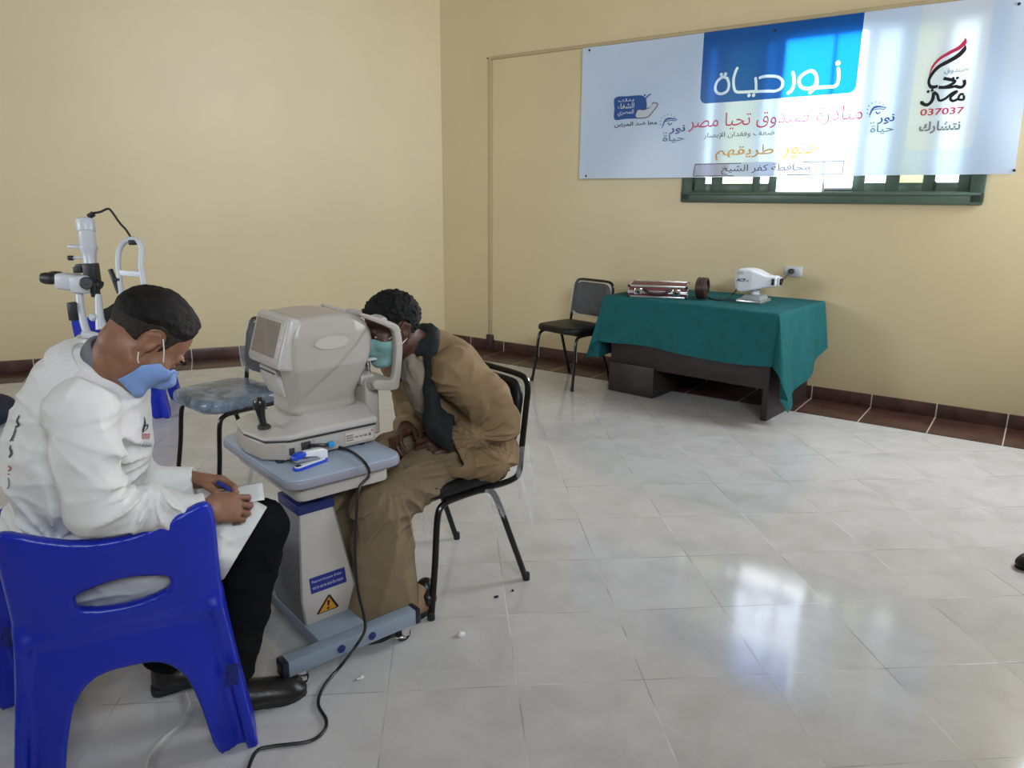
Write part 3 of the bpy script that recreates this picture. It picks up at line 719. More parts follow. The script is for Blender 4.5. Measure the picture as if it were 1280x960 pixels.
# fund emblem on the right: red and black swoosh over calligraphy
fe = lambda pts: bp_list(pts, 5.65, 5.65, 1130, 30)
put_print('red_swoosh', *strokes([fe([(434, 98), (428, 130), (390, 168), (320, 205), (255, 245), (205, 300), (178, 365)])], [[px_u * .6, px_u * 4.6, px_u * 4.2, px_u * 3.6, px_u * 3, px_u * 2.4, px_u * .5]]), I_red)
put_print('black_swoosh', *strokes([fe([(434, 148), (425, 180), (385, 222), (320, 262), (250, 300), (205, 345), (178, 395), (180, 430), (200, 447), (240, 440)])], [[px_u * .6, px_u * 4.6, px_u * 5, px_u * 4.4, px_u * 4, px_u * 3.6, px_u * 3, px_u * 3, px_u * 4, px_u * 3]]), I_blk)
put_print('calligraphy', *strokes([fe(l) for l in [[(425, 395), (428, 425), (405, 448), (360, 440)], [(280, 385), (320, 392), (360, 405), (335, 428), (290, 447), (245, 448)], [(365, 440), (330, 448), (290, 450)],
     [(425, 500), (400, 498), (385, 530), (420, 535), (425, 505)], [(385, 530), (345, 545), (330, 520), (375, 478), (340, 490), (290, 530), (250, 540), (235, 500), (210, 480)], [(212, 482), (200, 540), (165, 572), (128, 560), (130, 545)], [(348, 385)], [(378, 382)], [(172, 478)], [(200, 470)]]],
     [px_u * 3.4, px_u * 3.4, px_u * 3, px_u * 2.6, px_u * 2.8, px_u * 3.6] + [px_u * 3.2] * 4), I_blk)
put_text('emblem_lettering', 'صندوق', 1180, 93.5, 1211, 83.5, I_gray, bold=.01)
put_text('number_lettering', '037037', 1150, 145, 1206, 133.5, I_red, arab=False, bold=.012)
put_text('grey_lettering', 'نتشارك', 1148, 168, 1202, 150, I_gray, bold=.03)
for (px, py) in ((737, 63), (733, 220), (969, 38), (1268, 213), (1274, 5)):
    u, z = bplane(px, py); obj('pin', lathe(bmesh.new(), [(.009, 0), (.009, .003), (.004, .007), (0, .008)], (u, -bw(u, z) - .001, z), (0, -1, 0), 12), M_dark, ban)

# ------------------------------------------------------------------ wall socket
M_wplast = mat('white_plastic', (.60, .60, .63), .4)
P = Wl(992, 339); so = thing('wall_socket', 'white double wall socket with a black plug in it, above the teal table', 'socket', P, wr)
obj('plate', box((0, -.006, 0), (.125, .012, .075), bevel=.004), M_wplast, so)
obj('insert', box((.028, -.013, 0), (.045, .006, .05), bevel=.003), mat('socket_insert', (.6, .6, .63), .4), so)
pl = obj('plug', lathe(bmesh.new(), [(.02, 0), (.021, .02), (.015, .035), (.008, .045), (0, .046)], (-.012, -.012, 0), (0, -1, 0), 18), M_dark, so)

# ================================================================== BLACK STACKING CHAIRS
M_tube = mat('black_painted_tube', (.006, .006, .0065), .25, spec=.4)
M_vinyl = mat('black_vinyl', (.008, .008, .0085), .45, bump=.12, bscale=180, spec=.3)
M_wrap = film('clear_plastic_wrap', (.62, .66, .72), .13, .10)
M_wrapb = film('clear_plastic_wrap_pale', (.26, .33, .43), .72, .2)
M_wrapt = film('thin_plastic_tatters', (.72, .72, .73), .22, .25)
M_foot = mat('black_rubber', (.012, .012, .012), .7)
def pad_mesh(w, d, th, r, dome=.0, corner=.07):
    """upholstered pad lying in x,y; rounded outline, soft edges"""
    V = Vol((-w / 2 - .03, -d / 2 - .03, -th - .02), (w / 2 + .03, d / 2 + .03, th + .03 + dome), .008)
    out = rrect(w - 2 * r, d - 2 * r, corner, 6)
    def fn(F, X, Y, Z):
        d2 = poly_sd(X[:, :, 0], Y[:, :, 0], out)[:, :, None]
        dz = np.abs(Z - dome * (1 - (X / (w / 2)) ** 2) * (1 - (Y / (d / 2)) ** 2)) - (th / 2 - r)
        return np.sqrt(np.maximum(d2, 0) ** 2 + np.maximum(dz, 0) ** 2) + np.minimum(np.maximum(d2, dz), 0) - r
    V.field(fn); return V.mesh()
SEAT = pad_mesh(.43, .42, .052, .022, .008)
BACK = pad_mesh(.385, .27, .038, .017, .006, .06)
def side_pts(s): return [(s * .228, .215, .0), (s * .215, .185, .20), (s * .207, .165, .37), (s * .203, .135, .412), (s * .2, .07, .42), (s * .2, -.03, .42), (s * .203, -.075, .408), (s * .21, -.105, .36), (s * .222, -.17, .18), (s * .232, -.235, .0)]
def back_pts():
    L = [(.203, .13, .424), (.208, -.05, .426), (.212, -.17, .43), (.213, -.208, .455), (.21, -.222, .54), (.206, -.246, .70), (.203, -.256, .765), (.185, -.262, .80), (.14, -.265, .813), (0, -.266, .815)]
    return L + [(-x, y, z) for x, y, z in L[-2::-1]]
BACK_TILT = math.radians(9.5)
def back_xf(V, push=0.0):
    """pad (x,y up the back, z out to the front) -> upright leaning pad"""
    c, s = math.cos(BACK_TILT), math.sin(BACK_TILT)
    o = np.empty_like(V); y = V[:, 1]; z = V[:, 2] + push
    o[:, 0] = V[:, 0]; o[:, 1] = -.236 - y * s + z * c; o[:, 2] = .665 + y * c + z * s
    # curve to the sitter's back
    o[:, 1] += .35 * V[:, 0] ** 2
    return o
def make_chair(label, loc, rz, seat_wrap=False, back_wrap=False, tatters=False):
    t = thing('stacking_chair', label, 'chair', loc, rz, None)
    for s in (1, -1):
        P = spline(side_pts(s), 6)
        k = len(P) // 2
        obj('leg', tubeb(P[:k + 1], .0118, smooth=False), M_tube, t); obj('leg', tubeb(P[k:], .0118, smooth=False), M_tube, t)
    for p in (side_pts(1)[0], side_pts(-1)[0], side_pts(1)[-1], side_pts(-1)[-1]):
        obj('rubber_foot', lathe(bmesh.new(), [(.0135, 0), (.0145, .004), (.0135, .028), (.012, .03)], (p[0], p[1], 0), seg=14), M_foot, t)
    obj('back_frame', tubeb(back_pts(), .0118), M_tube, t)
    bm = tubeb([(-.2, .09, .418), (.2, .09, .418)], .009, smooth=False); tube(bm, [(-.2, -.06, .418), (.2, -.06, .418)], .009, smooth=False); obj('stretcher', bm, M_tube, t)
    v, q = SEAT; fast('seat', v + np.array([0, .01, .458]), q, M_vinyl, t)
    v, q = BACK; fast('backrest', back_xf(v), q, M_vinyl, t)
    if seat_wrap:
        v, q = SEAT; n = np.random.default_rng(3).normal(0, .0005, v.shape)
        fast('plastic_wrap', v * np.array([1.035, 1.035, 1.25]) + n + np.array([0, .01, .458]), q, M_wrapb, t)['label'] = 'clear crinkled plastic wrap over the seat'
    if back_wrap:
        v, q = BACK; n = np.random.default_rng(4).normal(0, .0005, v.shape)
        w = v * np.array([1.12, 1.12, 1.5]) + n; fast('plastic_wrap', back_xf(w, .004), q, M_wrap, t)['label'] = 'clear crinkled plastic wrap over the backrest'
    if tatters:
        r_ = np.random.default_rng(5)
        for (x0, y0, z0, ln, w_) in ((-.226, -.20, .56, .33, .10), (-.12, .20, .44, .17, .05), (-.235, -.05, .43, .12, .06), (.20, -.23, .43, .16, .05)):
            nx, nz_ = 6, 10; VV = []; FF = []
            for i in range(nx + 1):
                for j in range(nz_ + 1):
                    a = i / nx - .5; b = j / nz_
                    VV.append((x0 - .02 * b + .012 * math.sin(9 * a + 4 * b), y0 + a * w_ * (1 - .4 * b) - .05 * b + .004 * r_.normal(), z0 - ln * b * (1 - .25 * abs(a) * r_.random())))
            for i in range(nx):
                for j in range(nz_): a = i * (nz_ + 1) + j; FF.append((a, a + nz_ + 1, a + nz_ + 2, a + 1))
            pyobj('plastic_tatters', VV, FF, M_wrapt, t)['label'] = 'torn clear plastic hanging off the chair'
    return t
TH = math.radians(40.5)
AX = np.array([math.cos(TH), math.sin(TH), 0]); BX = np.array([-math.sin(TH), math.cos(TH), 0])
def ab(a, b, z=0.0): return AX * a + BX * b + np.array([0, 0, z])
make_chair('black chair with plastic wrapped backrest, against the wall left of the teal table', (.478, 5.865, 0), math.radians(132), back_wrap=True)
make_chair('empty black chair with shiny plastic wrapped seat, behind the white eye machine', (-1.475, 3.69, 0), math.radians(138), seat_wrap=True, back_wrap=True)
make_chair('black chair with torn plastic hanging off it, under the man in khaki', ab(1.515, 2.185), math.radians(130.5), tatters=True)

# ================================================================== DESK AND TEAL CLOTH
M_desk = mat('dark_brown_laminate', (.030, .020, .017), .45, var=.2, vscale=6)
dT = nrm(np.array([1.726, 4.728, 0]) - np.array([.70, 5.618, 0])); dN = np.array([dT[1], -dT[0], 0])   # along the front; towards the room
dN = -dN if dN @ WN > 0 else dN
dr = math.atan2(dT[1], dT[0])
F0 = np.array([.712, 5.60, 0])          # front left corner of the top
DW, DD, DH = 1.345, .84, .745
desk = thing('desk', 'dark brown wooden desk under the teal cloth', 'desk', F0, dr)     # local: x right, y to the wall
obj('top', box((DW / 2, DD / 2, DH - .015), (DW, DD, .03), bevel=.004), M_desk, desk)
obj('modesty_panel', box((DW / 2, .055, .465), (DW - .08, .02, .49), bevel=.003), M_desk, desk)
obj('pedestal', box((.235, .33, .36), (.37, .56, .70), bevel=.006), M_desk, desk)
obj('plinth', box((.235, .33, .12), (.40, .60, .235), bevel=.008), M_desk, desk)
obj('side_panel', box((DW - .06, DD / 2, .36), (.045, DD - .1, .72), bevel=.004), M_desk, desk)
obj('side_panel', box((.035, DD / 2 + .05, .46), (.03, DD - .2, .52), bevel=.004), M_desk, desk)
# cloth
M_cloth = mat('teal_cotton_cloth', (.014, .115, .122), .85, var=.12, vscale=14, bump=.15, bscale=400, spec=.2)
def cloth():
    hx, hy = DW / 2 + .004, DD / 2 + .004; oxl, oxr, oy = .50, .66, .36; zt = DH + .005
    us = np.concatenate([np.linspace(-hx - oxl, -hx, 30), np.linspace(-hx, hx, 60)[1:], np.linspace(hx, hx + oxr, 30)[1:]])
    vs = np.concatenate([np.linspace(-hy - oy, -hy, 30), np.linspace(-hy, hy, 24)[1:]])
    V = []; Fq = []
    for u_ in us:
        for v in vs:
            u = u_ if u_ <= hx else hx + (u_ - hx) * (1 - .48 * min(1, max(0, (v + hy) / (2 * hy))))
            ox = abs(u) - hx if abs(u) > hx else 0; o2 = -v - hy if v < -hy else 0; s = 1 if u > 0 else -1
            x = min(max(u, -hx), hx); y = max(v, -hy); z = zt
            if ox and o2:                     # hanging corner: one cone fold
                L = math.hypot(ox, o2); L = L if L < .50 else .50 + (L - .50) * .45; th = math.atan2(o2, ox); f = math.sin(2 * th)
                fl = .10 + .02 * math.sin(6 * th)
                out = L * (fl + .27 * f) * (.85 if s > 0 else .62)
                x = s * (hx + out * math.cos(th) ** .7 + .004); y = -hy - out * math.sin(th) ** .7 - .004
                z = zt - L * (1 - .06 * f) * (.98)
            elif ox:
                wv = .5 + .5 * math.sin(v * 15 + s); k = ox / .36
                x = s * (hx + .006 + ox * (.10 + .10 * wv) * (.85 if s > 0 else .62)); y = v + .01 * k * math.sin(v * 13); z = zt - ox * .985
            elif o2:
                wv = math.sin(u * 6.3 + .6) * .5 + .5 * math.sin(u * 13 + 2) ; k = o2 / .34
                y = -hy - .006 - o2 * (.075 + .05 * wv); z = zt - o2 * (.985) - .012 * k * math.sin(u * 5)
            else:
                z = zt + .0012 * math.sin(u * 9) * math.sin(v * 11)
            V.append((x + DW / 2, y + DD / 2, z))
    n = len(vs)
    for i in range(len(us) - 1):
        for j in range(n - 1): a = i * n + j; Fq.append((a, a + n, a + n + 1, a + 1))
    return V, Fq
v, fq = cloth(); o = pyobj('tablecloth', v, fq, M_cloth, None, F0); o.rotation_euler.z = dr
tag(o, 'teal green cloth draped over the brown desk with its corners hanging low', 'tablecloth')
def on_desk(px, py, z=DH + .006): return Zp(px, py, z)

# trial lens case
M_maroon = mat('maroon_leatherette', (.150, .030, .030), .5, var=.15, vscale=20); M_alu = mat('brushed_aluminium', (.72, .73, .75), .28, .9); M_chrome = mat('chrome', (.8, .8, .82), .12, 1.0)
p0 = on_desk(785, 371); p1 = on_desk(858, 374)
ca = thing('briefcase', 'flat maroon case with aluminium edges lying on the left of the teal cloth', 'case', p0, math.atan2((p1 - p0)[1], (p1 - p0)[0]))
CW = float(np.linalg.norm(p1 - p0)); CDp, CH = .34, .092
obj('body', box((CW / 2, CDp / 2, CH / 2), (CW - .01, CDp - .01, CH - .01), bevel=.004), M_maroon, ca)
bm = bmesh.new()
for z in (.006, .036, .047, CH - .006):
    hgt = .013 if z in (.006, CH - .006) else .010
    bx(bm, (CW / 2, .003, z), (CW, .012, hgt), bevel=.002); bx(bm, (CW / 2, CDp - .003, z), (CW, .012, hgt), bevel=.002)
    bx(bm, (.003, CDp / 2, z), (.012, CDp, hgt), bevel=.002); bx(bm, (CW - .003, CDp / 2, z), (.012, CDp, hgt), bevel=.002)
obj('edge_trim', bm, M_alu, ca)
for x in (.004, CW - .004):
    for y in (.004, CDp - .004):
        for z in (.008, CH - .008): obj('corner_cap', box((x, y, z), (.022, .022, .018), bevel=.005), M_dark, ca)
for x in (.075, CW - .075):
    l = obj('latch', box((x, -.004, .045), (.055, .012, .05), bevel=.004), M_chrome, ca); obj('latch_plate', box((x, -.012, .04), (.026, .008, .02), bevel=.003), M_dark, l)
obj('handle', tubeb([(CW / 2 - .085, -.004, .055), (CW / 2 - .075, -.028, .05), (CW / 2 - .04, -.036, .034), (CW / 2 + .04, -.036, .034), (CW / 2 + .075, -.028, .05), (CW / 2 + .085, -.004, .055)], .011), mat('dark_maroon_grip', (.03, .008, .010), .5), ca)
for x in (-.085, .085): obj('handle_mount', box((CW / 2 + x, -.004, .056), (.03, .012, .022), bevel=.003), M_dark, ca)
# round brown spool of cable beside the case
c0 = on_desk(877, 374); sp = thing('cable_spool', 'round dark brown spool of cable standing on edge against the right end of the case', 'spool', c0, dr + .25)
M_brown = mat('dark_brown_cord', (.045, .018, .012), .45, var=.3, vscale=60)
bm = bmesh.new()
for k in range(5): 
    pts = [(.012 * k - .024, .082 * math.cos(a), .083 + (.066 - .003 * (k % 2)) * math.sin(a)) for a in np.linspace(0, 2 * math.pi, 33)]
    tube(bm, pts, .013, smooth=False, cap=False, seg=8)
obj('coil', bm, M_brown, sp)
obj('core', lathe(bmesh.new(), [(.056, -.02), (.056, .02), (.05, .024), (.015, .026), (.012, .03), (0, .03)], (0, 0, .083), (1, 0, 0)), mat('spool_core', (.10, .05, .04), .4), sp)
obj('buckle', box((.034, -.03, .085), (.006, .014, .05), bevel=.002), M_chrome, sp)

# chart projector
M_pwhite = mat('white_instrument_shell', (.74, .76, .80), .32, spec=.5)
c0 = on_desk(940, 378); pr = thing('chart_projector', 'white chart projector with tapering snout, at the right of the teal cloth', 'projector', c0, dr + math.radians(4))
bm = bmesh.new(); bx(bm, (0, .03, .012), (.185, .22, .024), bevel=.007); obj('base_plate', bm, M_alu, pr)
bm = bmesh.new(); bx(bm, (.005, .03, .04), (.16, .18, .034), bevel=.012, taper=(.72, .75)); obj('base_riser', bm, mat('grey_plastic', (.30, .31, .33), .45), pr)
obj('pivot', lathe(bmesh.new(), [(.035, .05), (.028, .062), (.026, .075), (.036, .09)], (.01, .03, 0)), M_pwhite, pr)
prof = sub2d([(-.128, .215), (-.10, .236), (-.03, .238), (.03, .224), (.075, .205), (.10, .198), (.158, .194), (.162, .165), (.158, .125), (.10, .115), (.04, .098), (-.02, .085), (-.07, .075), (-.10, .082), (-.122, .105), (-.133, .16)], 3)
Vv = Vol((-.17, -.14, .05), (.20, .20, .27), .0045)
def fn(F, X, Y, Z):
    d2 = poly_sd(X[:, 0, :], Z[:, 0, :], prof)[:, None, :]; hw = .088 - np.clip((X - .0) * .28, 0, .04) - np.clip((-X - .09) * .5, 0, .02)
    dy = np.abs(Y - .03) - hw; d2 = d2 + .014; dy = dy + .014
    return np.sqrt(np.maximum(d2, 0) ** 2 + np.maximum(dy, 0) ** 2) + np.minimum(np.maximum(d2, dy), 0) - .014
Vv.field(fn); v, q = Vv.mesh(); fast('housing', v, q, M_pwhite, pr)
obj('snout_end', box((.166, .03, .158), (.022, .07, .062), bevel=.004), mat('pale_grey_plastic', (.55, .56, .6), .4), pr)
obj('lens', lathe(bmesh.new(), [(.024, 0), (.024, .012), (.02, .014), (.016, .006), (0, .003)], (.175, .03, .158), (1, 0, 0)), M_dark, pr)
obj('side_knob', box((.142, -.024, .158), (.018, .012, .045), bevel=.003), M_dark, pr)
I_navy = mat('navy_print', (.02, .03, .16), .4)
v, f = text_mesh('ACP', bold=.03); k = v.max(0); pyobj('lettering', [(-.105 + p[0] / k[0] * .062 + .006 * p[1] / k[1], -.0605, .148 + p[1] / k[1] * .024) for p in v], f, I_navy, pr, smooth=False)
v, f = text_mesh('-8', bold=.0); k = v.max(0); pyobj('lettering', [(-.038 + p[0] / k[0] * .02, -.0605, .15 + p[1] / k[1] * .013) for p in v], f, I_navy, pr, smooth=False)
bm = bmesh.new()
for k_ in range(4): bx(bm, (-.08, -.0605, .20 + .007 * k_), (.045, .001, .0022))
obj('vent_slots', bm, mat('vent_grey', (.3, .31, .34), .6), pr)
zc = DH + .012
o = obj('power_cable', tubeb([on_desk(880, 366, zc + .03), on_desk(888, 373, zc), on_desk(903, 375, zc), on_desk(914, 369, zc + .01), on_desk(921, 362, zc + .06)], .004, seg=8), M_dark); tag(o, 'black cable on the teal cloth between the brown spool and the projector', 'cable')
Ps = Wl(990, 339, .06); Pj = c0 + np.array([math.cos(dr + .07) * .17, math.sin(dr + .07) * .17, .16])
o = obj('power_lead', tubeb([Pj, Pj * .6 + Ps * .4 + np.array([0, 0, -.012]), Ps], .004, seg=8), M_dark); tag(o, 'short black lead from the white projector to the wall socket', 'cable')

# ================================================================== BLUE PLASTIC CHAIRS
M_blue = mat('blue_moulded_plastic', (.006, .022, .42), .33, spec=.5)
def blue_chair_mesh():
    V = Vol((-.36, -.36, -.02), (.36, .34, .84), .0075)
    # rear sheet with its two legs, handle slot and arch
    rear = sub2d([(-.215, .738), (-.252, .728), (-.262, .67), (-.262, .52), (-.268, .38), (-.29, .20), (-.318, .0), (-.215, .0), (-.178, .14), (-.145, .25), (-.085, .310), (0, .322), (.085, .310), (.145, .25), (.178, .14), (.215, .0), (.318, .0), (.29, .20), (.268, .38), (.262, .52), (.262, .67), (.252, .728), (.215, .738), (.10, .700), (0, .688), (-.10, .700)], 3)
    slot = sub2d([(-.105, .530), (-.09, .556), (.015, .578), (.115, .562), (.132, .540), (.115, .510), (.015, .490), (-.09, .502)], 3)
    def fr(X, Y, Z):
        d2 = poly_sd(X[:, 0, :], Z[:, 0, :], rear); d3 = poly_sd(X[:, 0, :], Z[:, 0, :], slot)
        d2 = np.maximum(d2, -d3)[:, None, :] + .008
        yc = -.215 - .20 * np.maximum(Z - .42, 0) - .10 * np.maximum(.42 - Z, 0) + .9 * np.maximum(np.abs(X) - .16, 0) ** 2 * 2 + .25 * X ** 2
        dy = np.abs(Y - yc) - .008
        return (np.sqrt(np.maximum(d2, 0) ** 2 + np.maximum(dy, 0) ** 2) + np.minimum(np.maximum(d2, dy), 0) - .010).astype(np.float32)
    V.put(fr, (-.34, -.34, -.01), (.34, -.12, .82), .01)
    # front sheet (apron + legs) and side skirts
    front = sub2d([(-.235, .43), (-.25, .38), (-.285, .18), (-.305, .0), (-.235, .0), (-.20, .16), (-.16, .29), (-.08, .345), (0, .352), (.08, .345), (.16, .29), (.20, .16), (.235, 0), (.305, 0), (.285, .18), (.25, .38), (.235, .43)], 3)
    def ff(X, Y, Z):
        d2 = poly_sd(X[:, 0, :], Z[:, 0, :], front)[:, None, :] + .008; yc = .225 + .10 * np.maximum(.42 - Z, 0)
        dy = np.abs(Y - yc) - .007
        return (np.sqrt(np.maximum(d2, 0) ** 2 + np.maximum(dy, 0) ** 2) + np.minimum(np.maximum(d2, dy), 0) - .010).astype(np.float32)
    V.put(ff, (-.33, .19, -.01), (.33, .30, .46), .02)
    side = sub2d([(-.215, .46), (-.222, .30), (-.264, .0), (-.20, .0), (-.165, .18), (-.10, .315), (0, .345), (.10, .32), (.175, .18), (.215, .0), (.285, .0), (.245, .30), (.235, .44), (0, .445)], 3)
    def fs(X, Y, Z):
        d2 = poly_sd(Y[0, :, :], Z[0, :, :], side)[None, :, :] + .008; xc = .245 + .14 * np.maximum(.44 - Z, 0)
        dx = np.abs(np.abs(X) - xc) - .007
        return (np.sqrt(np.maximum(d2, 0) ** 2 + np.maximum(dx, 0) ** 2) + np.minimum(np.maximum(d2, dx), 0) - .010).astype(np.float32)
    V.put(fs, (-.34, -.31, -.01), (.34, .31, .47), .025)
    V.rbox((0, .01, .432), (.25, .235, .012), .010, k=.025)
    V.field(lambda F, X, Y, Z: np.maximum(F, .002 - Z))
    return V.mesh()
BC = blue_chair_mesh()
BC[0][:, 0] *= .88; BC[0][:, 2] *= .985
bc = thing('plastic_chair', 'blue moulded plastic chair the man in the white coat sits on', 'chair', (-1.055, 1.82, 0), math.radians(25), 'blue plastic chairs')
fast('chair_shell', BC[0], BC[1], M_blue, bc)
st = obj('sticker_remains', box((0, 0, 0), (.032, .0015, .06), bevel=.0005), mat('worn_label_residue', (.006, .014, .16), .8, var=.5, vscale=60), bc, loc=(.235, -.2552, .235)); st['label'] = 'dark worn label residue on the rear leg'
st.rotation_euler = (math.radians(-5.7), math.radians(8), math.radians(0))
dup(bc, (-1.745, 2.01, 0), math.radians(20), 'blue plastic chair cut off by the left edge of the photo')
dup(bc, (-2.66, 4.93, 0), math.radians(14.5), 'blue moulded plastic chair in the background behind the slit lamp')

# black garment lying on the far blue chair
V = Vol((-2.75, 4.45, .40), (-2.0, 5.0, .95), .012)
base = D(148, 400, 4.72); V.chain([D(130, 395, 4.73), D(150, 392, 4.72), D(175, 398, 4.72)], [.05, .065, .06], .03)
V.chain([D(136, 402, 4.75), D(150, 425, 4.76)], [.04, .06], .03); V.noise(.06, .012, 3)
v, q = V.mesh(); o = fast('jacket', v, q, mat('black_cloth', (.010, .010, .011), .9, bump=.3, bscale=60)); tag(o, 'black garment bundled on the back of the blue chair in the background', 'jacket')

# ================================================================== SLIT LAMP on its small table
SD = 3.45
M_sl = mat('slit_lamp_white', (.50, .51, .54), .35); M_blk = mat('matt_black', (.012, .012, .014), .5)
def S(px, py, d=SD): return D(px, py, d)
sl0 = Zp(140, 434, .80); root = np.array([sl0[0], sl0[1], 0.0]); 
root = np.array([*D(138, 430, SD)[:2], 0])
tb = thing('instrument_table', 'small white pedestal table under the slit lamp, hidden behind the man in the white coat', 'table', root, math.radians(20))
obj('table_top', box((0, 0, .79), (.34, .40, .03), bevel=.01), M_sl, tb); obj('column', box((0, 0, .41), (.10, .12, .72), bevel=.008), M_sl, tb); obj('foot', box((0, 0, .03), (.32, .36, .05), bevel=.012), M_sl, tb)
def slobj(name, bm, m_, par): 
    o = obj(name, bm, m_, par)
    for v in o.data.vertices: v.co -= Vector([float(x) for x in root_s])
    return o
root_s = root + np.array([0, 0, .805])
sl = thing('slit_lamp', 'white slit lamp with black eyepieces and chin rest arch, behind the man in white coat', 'slit lamp', root_s)
k = SD / F_PX
bm = bmesh.new(); bx(bm, S(138, 428) + np.array([0, 0, -.01]), (.30, .24, .03), bevel=.01); slobj('base', bm, M_sl, sl)
# illumination tower
o = S(112, 324); ax = nrm(S(105, 270) - S(112, 330))
tw = slobj('lamp_tower', lathe(bmesh.new(), [(.0, .195), (.028, .193), (.039, .187), (.041, .178), (.041, .135), (.039, .130), (.036, .128), (.037, .066), (.041, .058), (.041, .046), (.032, .030), (.029, .0), (.026, -.045), (0, -.046)], o, ax, 24), M_sl, sl)
bm = bmesh.new(); bx(bm, S(103, 308), (.10, .08, .014), bevel=.004); slobj('tower_collar', bm, M_sl, sl)
bm = tubeb([S(107, 322), S(90, 322.5)], .006, smooth=False); slobj('lever', bm, M_sl, sl)
slobj('lever_knob', lathe(bmesh.new(), [(.0, 0), (.011, 0), (.012, .012), (.011, .022), (0, .022)], S(91.5, 322.5), nrm(S(86, 322) - S(91, 322)), 14), M_blk, sl)
bm = bmesh.new(); bx(bm, S(115, 343), (.055, .06, .105), bevel=.008); bx(bm, S(119, 362), (.03, .04, .07), bevel=.006); tube(bm, [S(116, 352), S(126, 357)], [.016, .022], smooth=False); slobj('prism_housing', bm, M_blk, sl)
bm = bmesh.new(); bx(bm, S(99, 337), (.04, .04, .03), bevel=.004); bx(bm, S(103, 333), (.05, .04, .022), bevel=.004); slobj('filter_turret', bm, M_blk, sl)
# microscope
bm = bmesh.new(); R_ = Matrix.Rotation(math.radians(6), 3, 'Y'); bx(bm, S(87, 352), (.105, .085, .075), R_, bevel=.016, seg=3); bx(bm, S(104, 355), (.09, .09, .085), bevel=.016, seg=3); slobj('microscope_body', bm, M_sl, sl)
for dy in (0, .064):
    p = S(76, 349) + np.array([-.0, dy, -.0]); q_ = S(53, 347.5) + np.array([0, dy, 0])
    slobj('eyepiece', tube(bmesh.new(), [p, p * .6 + q_ * .4, p * .55 + q_ * .45, p * .2 + q_ * .8, q_], [.022, .024, .028, .028, .024], seg=18, smooth=False), M_blk, sl)
slobj('magnification_knob', lathe(bmesh.new(), [(.0, .018), (.024, .018), (.028, .014), (.029, 0), (0, 0)], S(108, 354, SD - .06), nrm(CAM - S(108, 354)), 24), M_blk, sl)
slobj('knob_cap', lathe(bmesh.new(), [(.0, .024), (.009, .023), (.01, .015), (0, .015)], S(108, 354, SD - .06), nrm(CAM - S(108, 354)), 16), M_blk, sl)
# arms
bm = tubeb([S(99, 366), S(101, 385), S(106, 408), S(112, 422)], .014, seg=14, flat=1.3); tube(bm, [S(104, 417), S(135, 424)], .02, smooth=False); slobj('microscope_arm', bm, M_sl, sl)
bm = tubeb([S(123, 368), S(124, 390), S(126, 412)], [.015, .018, .022], seg=14); tube(bm, [S(126, 398), S(133, 410), S(150, 410)], .014); slobj('lamp_arm', bm, M_sl, sl)
bm = bmesh.new(); bx(bm, S(93, 389), (.04, .05, .085), bevel=.006); tube(bm, [S(98, 375), S(95, 380)], .008, smooth=False); slobj('counterweight', bm, M_blk, sl)
slobj('slit_knob', lathe(bmesh.new(), [(.0, 0), (.018, .0), (.018, .02), (.012, .026), (0, .026)], S(119, 396), (-.3, -.9, 0), 18), M_sl, sl)
# chin rest arch
bm = tubeb([S(158, 420), S(154, 385), S(149, 345), S(147.5, 325), S(150, 310), S(158, 301), S(167, 299), S(174, 303), S(177, 312), S(176, 330), S(178, 345), S(183, 380), S(186, 415)], .0125, seg=12); slobj('chin_rest_arch', bm, M_sl, sl)
bm = bmesh.new(); bx(bm, S(164, 342), (.105, .02, .026), Matrix.Rotation(math.radians(4), 3, 'Y'), bevel=.006); slobj('forehead_band', bm, M_pwhite, sl)
bm = tubeb([S(138, 337), S(149, 366)], .0115, smooth=False); tube(bm, [S(143, 350), S(151, 350)], .014, smooth=False); slobj('fixation_handle', bm, M_blk, sl)
bm = bmesh.new(); bx(bm, S(166, 303), (.034, .03, .024), bevel=.006); slobj('arch_clamp', bm, M_blk, sl)
bm = tubeb([S(112, 270), S(117, 266.5), S(125, 265), S(135, 261), S(140, 265), S(150, 279), S(158, 288), S(166, 301)], .0052, seg=8); tube(bm, [S(111, 271), S(117, 267)], .013, smooth=False); slobj('lamp_cable', bm, M_blk, sl)
bm = bmesh.new(); bx(bm, S(160, 424), (.15, .12, .03), bevel=.01); slobj('chin_rest_base', bm, M_sl, sl)

# things cut off by the edges of the photo
n0 = Zp(-14, 560, .62)
st = thing('stool', 'white plastic stool cut off at the left edge, behind the coat of the seated man', 'stool', (n0[0] - .12, n0[1] + .10, 0), .3)
obj('stool_top', box((0, 0, .635), (.34, .34, .05), bevel=.02, seg=3), M_wplast, st)
for sx in (-1, 1):
    for sy in (-1, 1): obj('leg', tubeb([(sx * .14, sy * .14, .62), (sx * .17, sy * .17, .0)], [.022, .016], smooth=False), M_wplast, st)
V = Vol((n0[0] - .40, n0[1] - .15, .60), (n0[0] + .2, n0[1] + .4, .90), .009); c = np.array([n0[0] - .12, n0[1] + .1, .72]); V.ell(c, (.15, .13, .065), k=.01); V.noise(.07, .008, 5)
v, q = V.mesh(); tag(fast('pouch', v, q, mat('navy_cloth', (.010, .012, .03), .8)), 'dark navy cloth pouch on the white stool at the left edge', 'pouch')
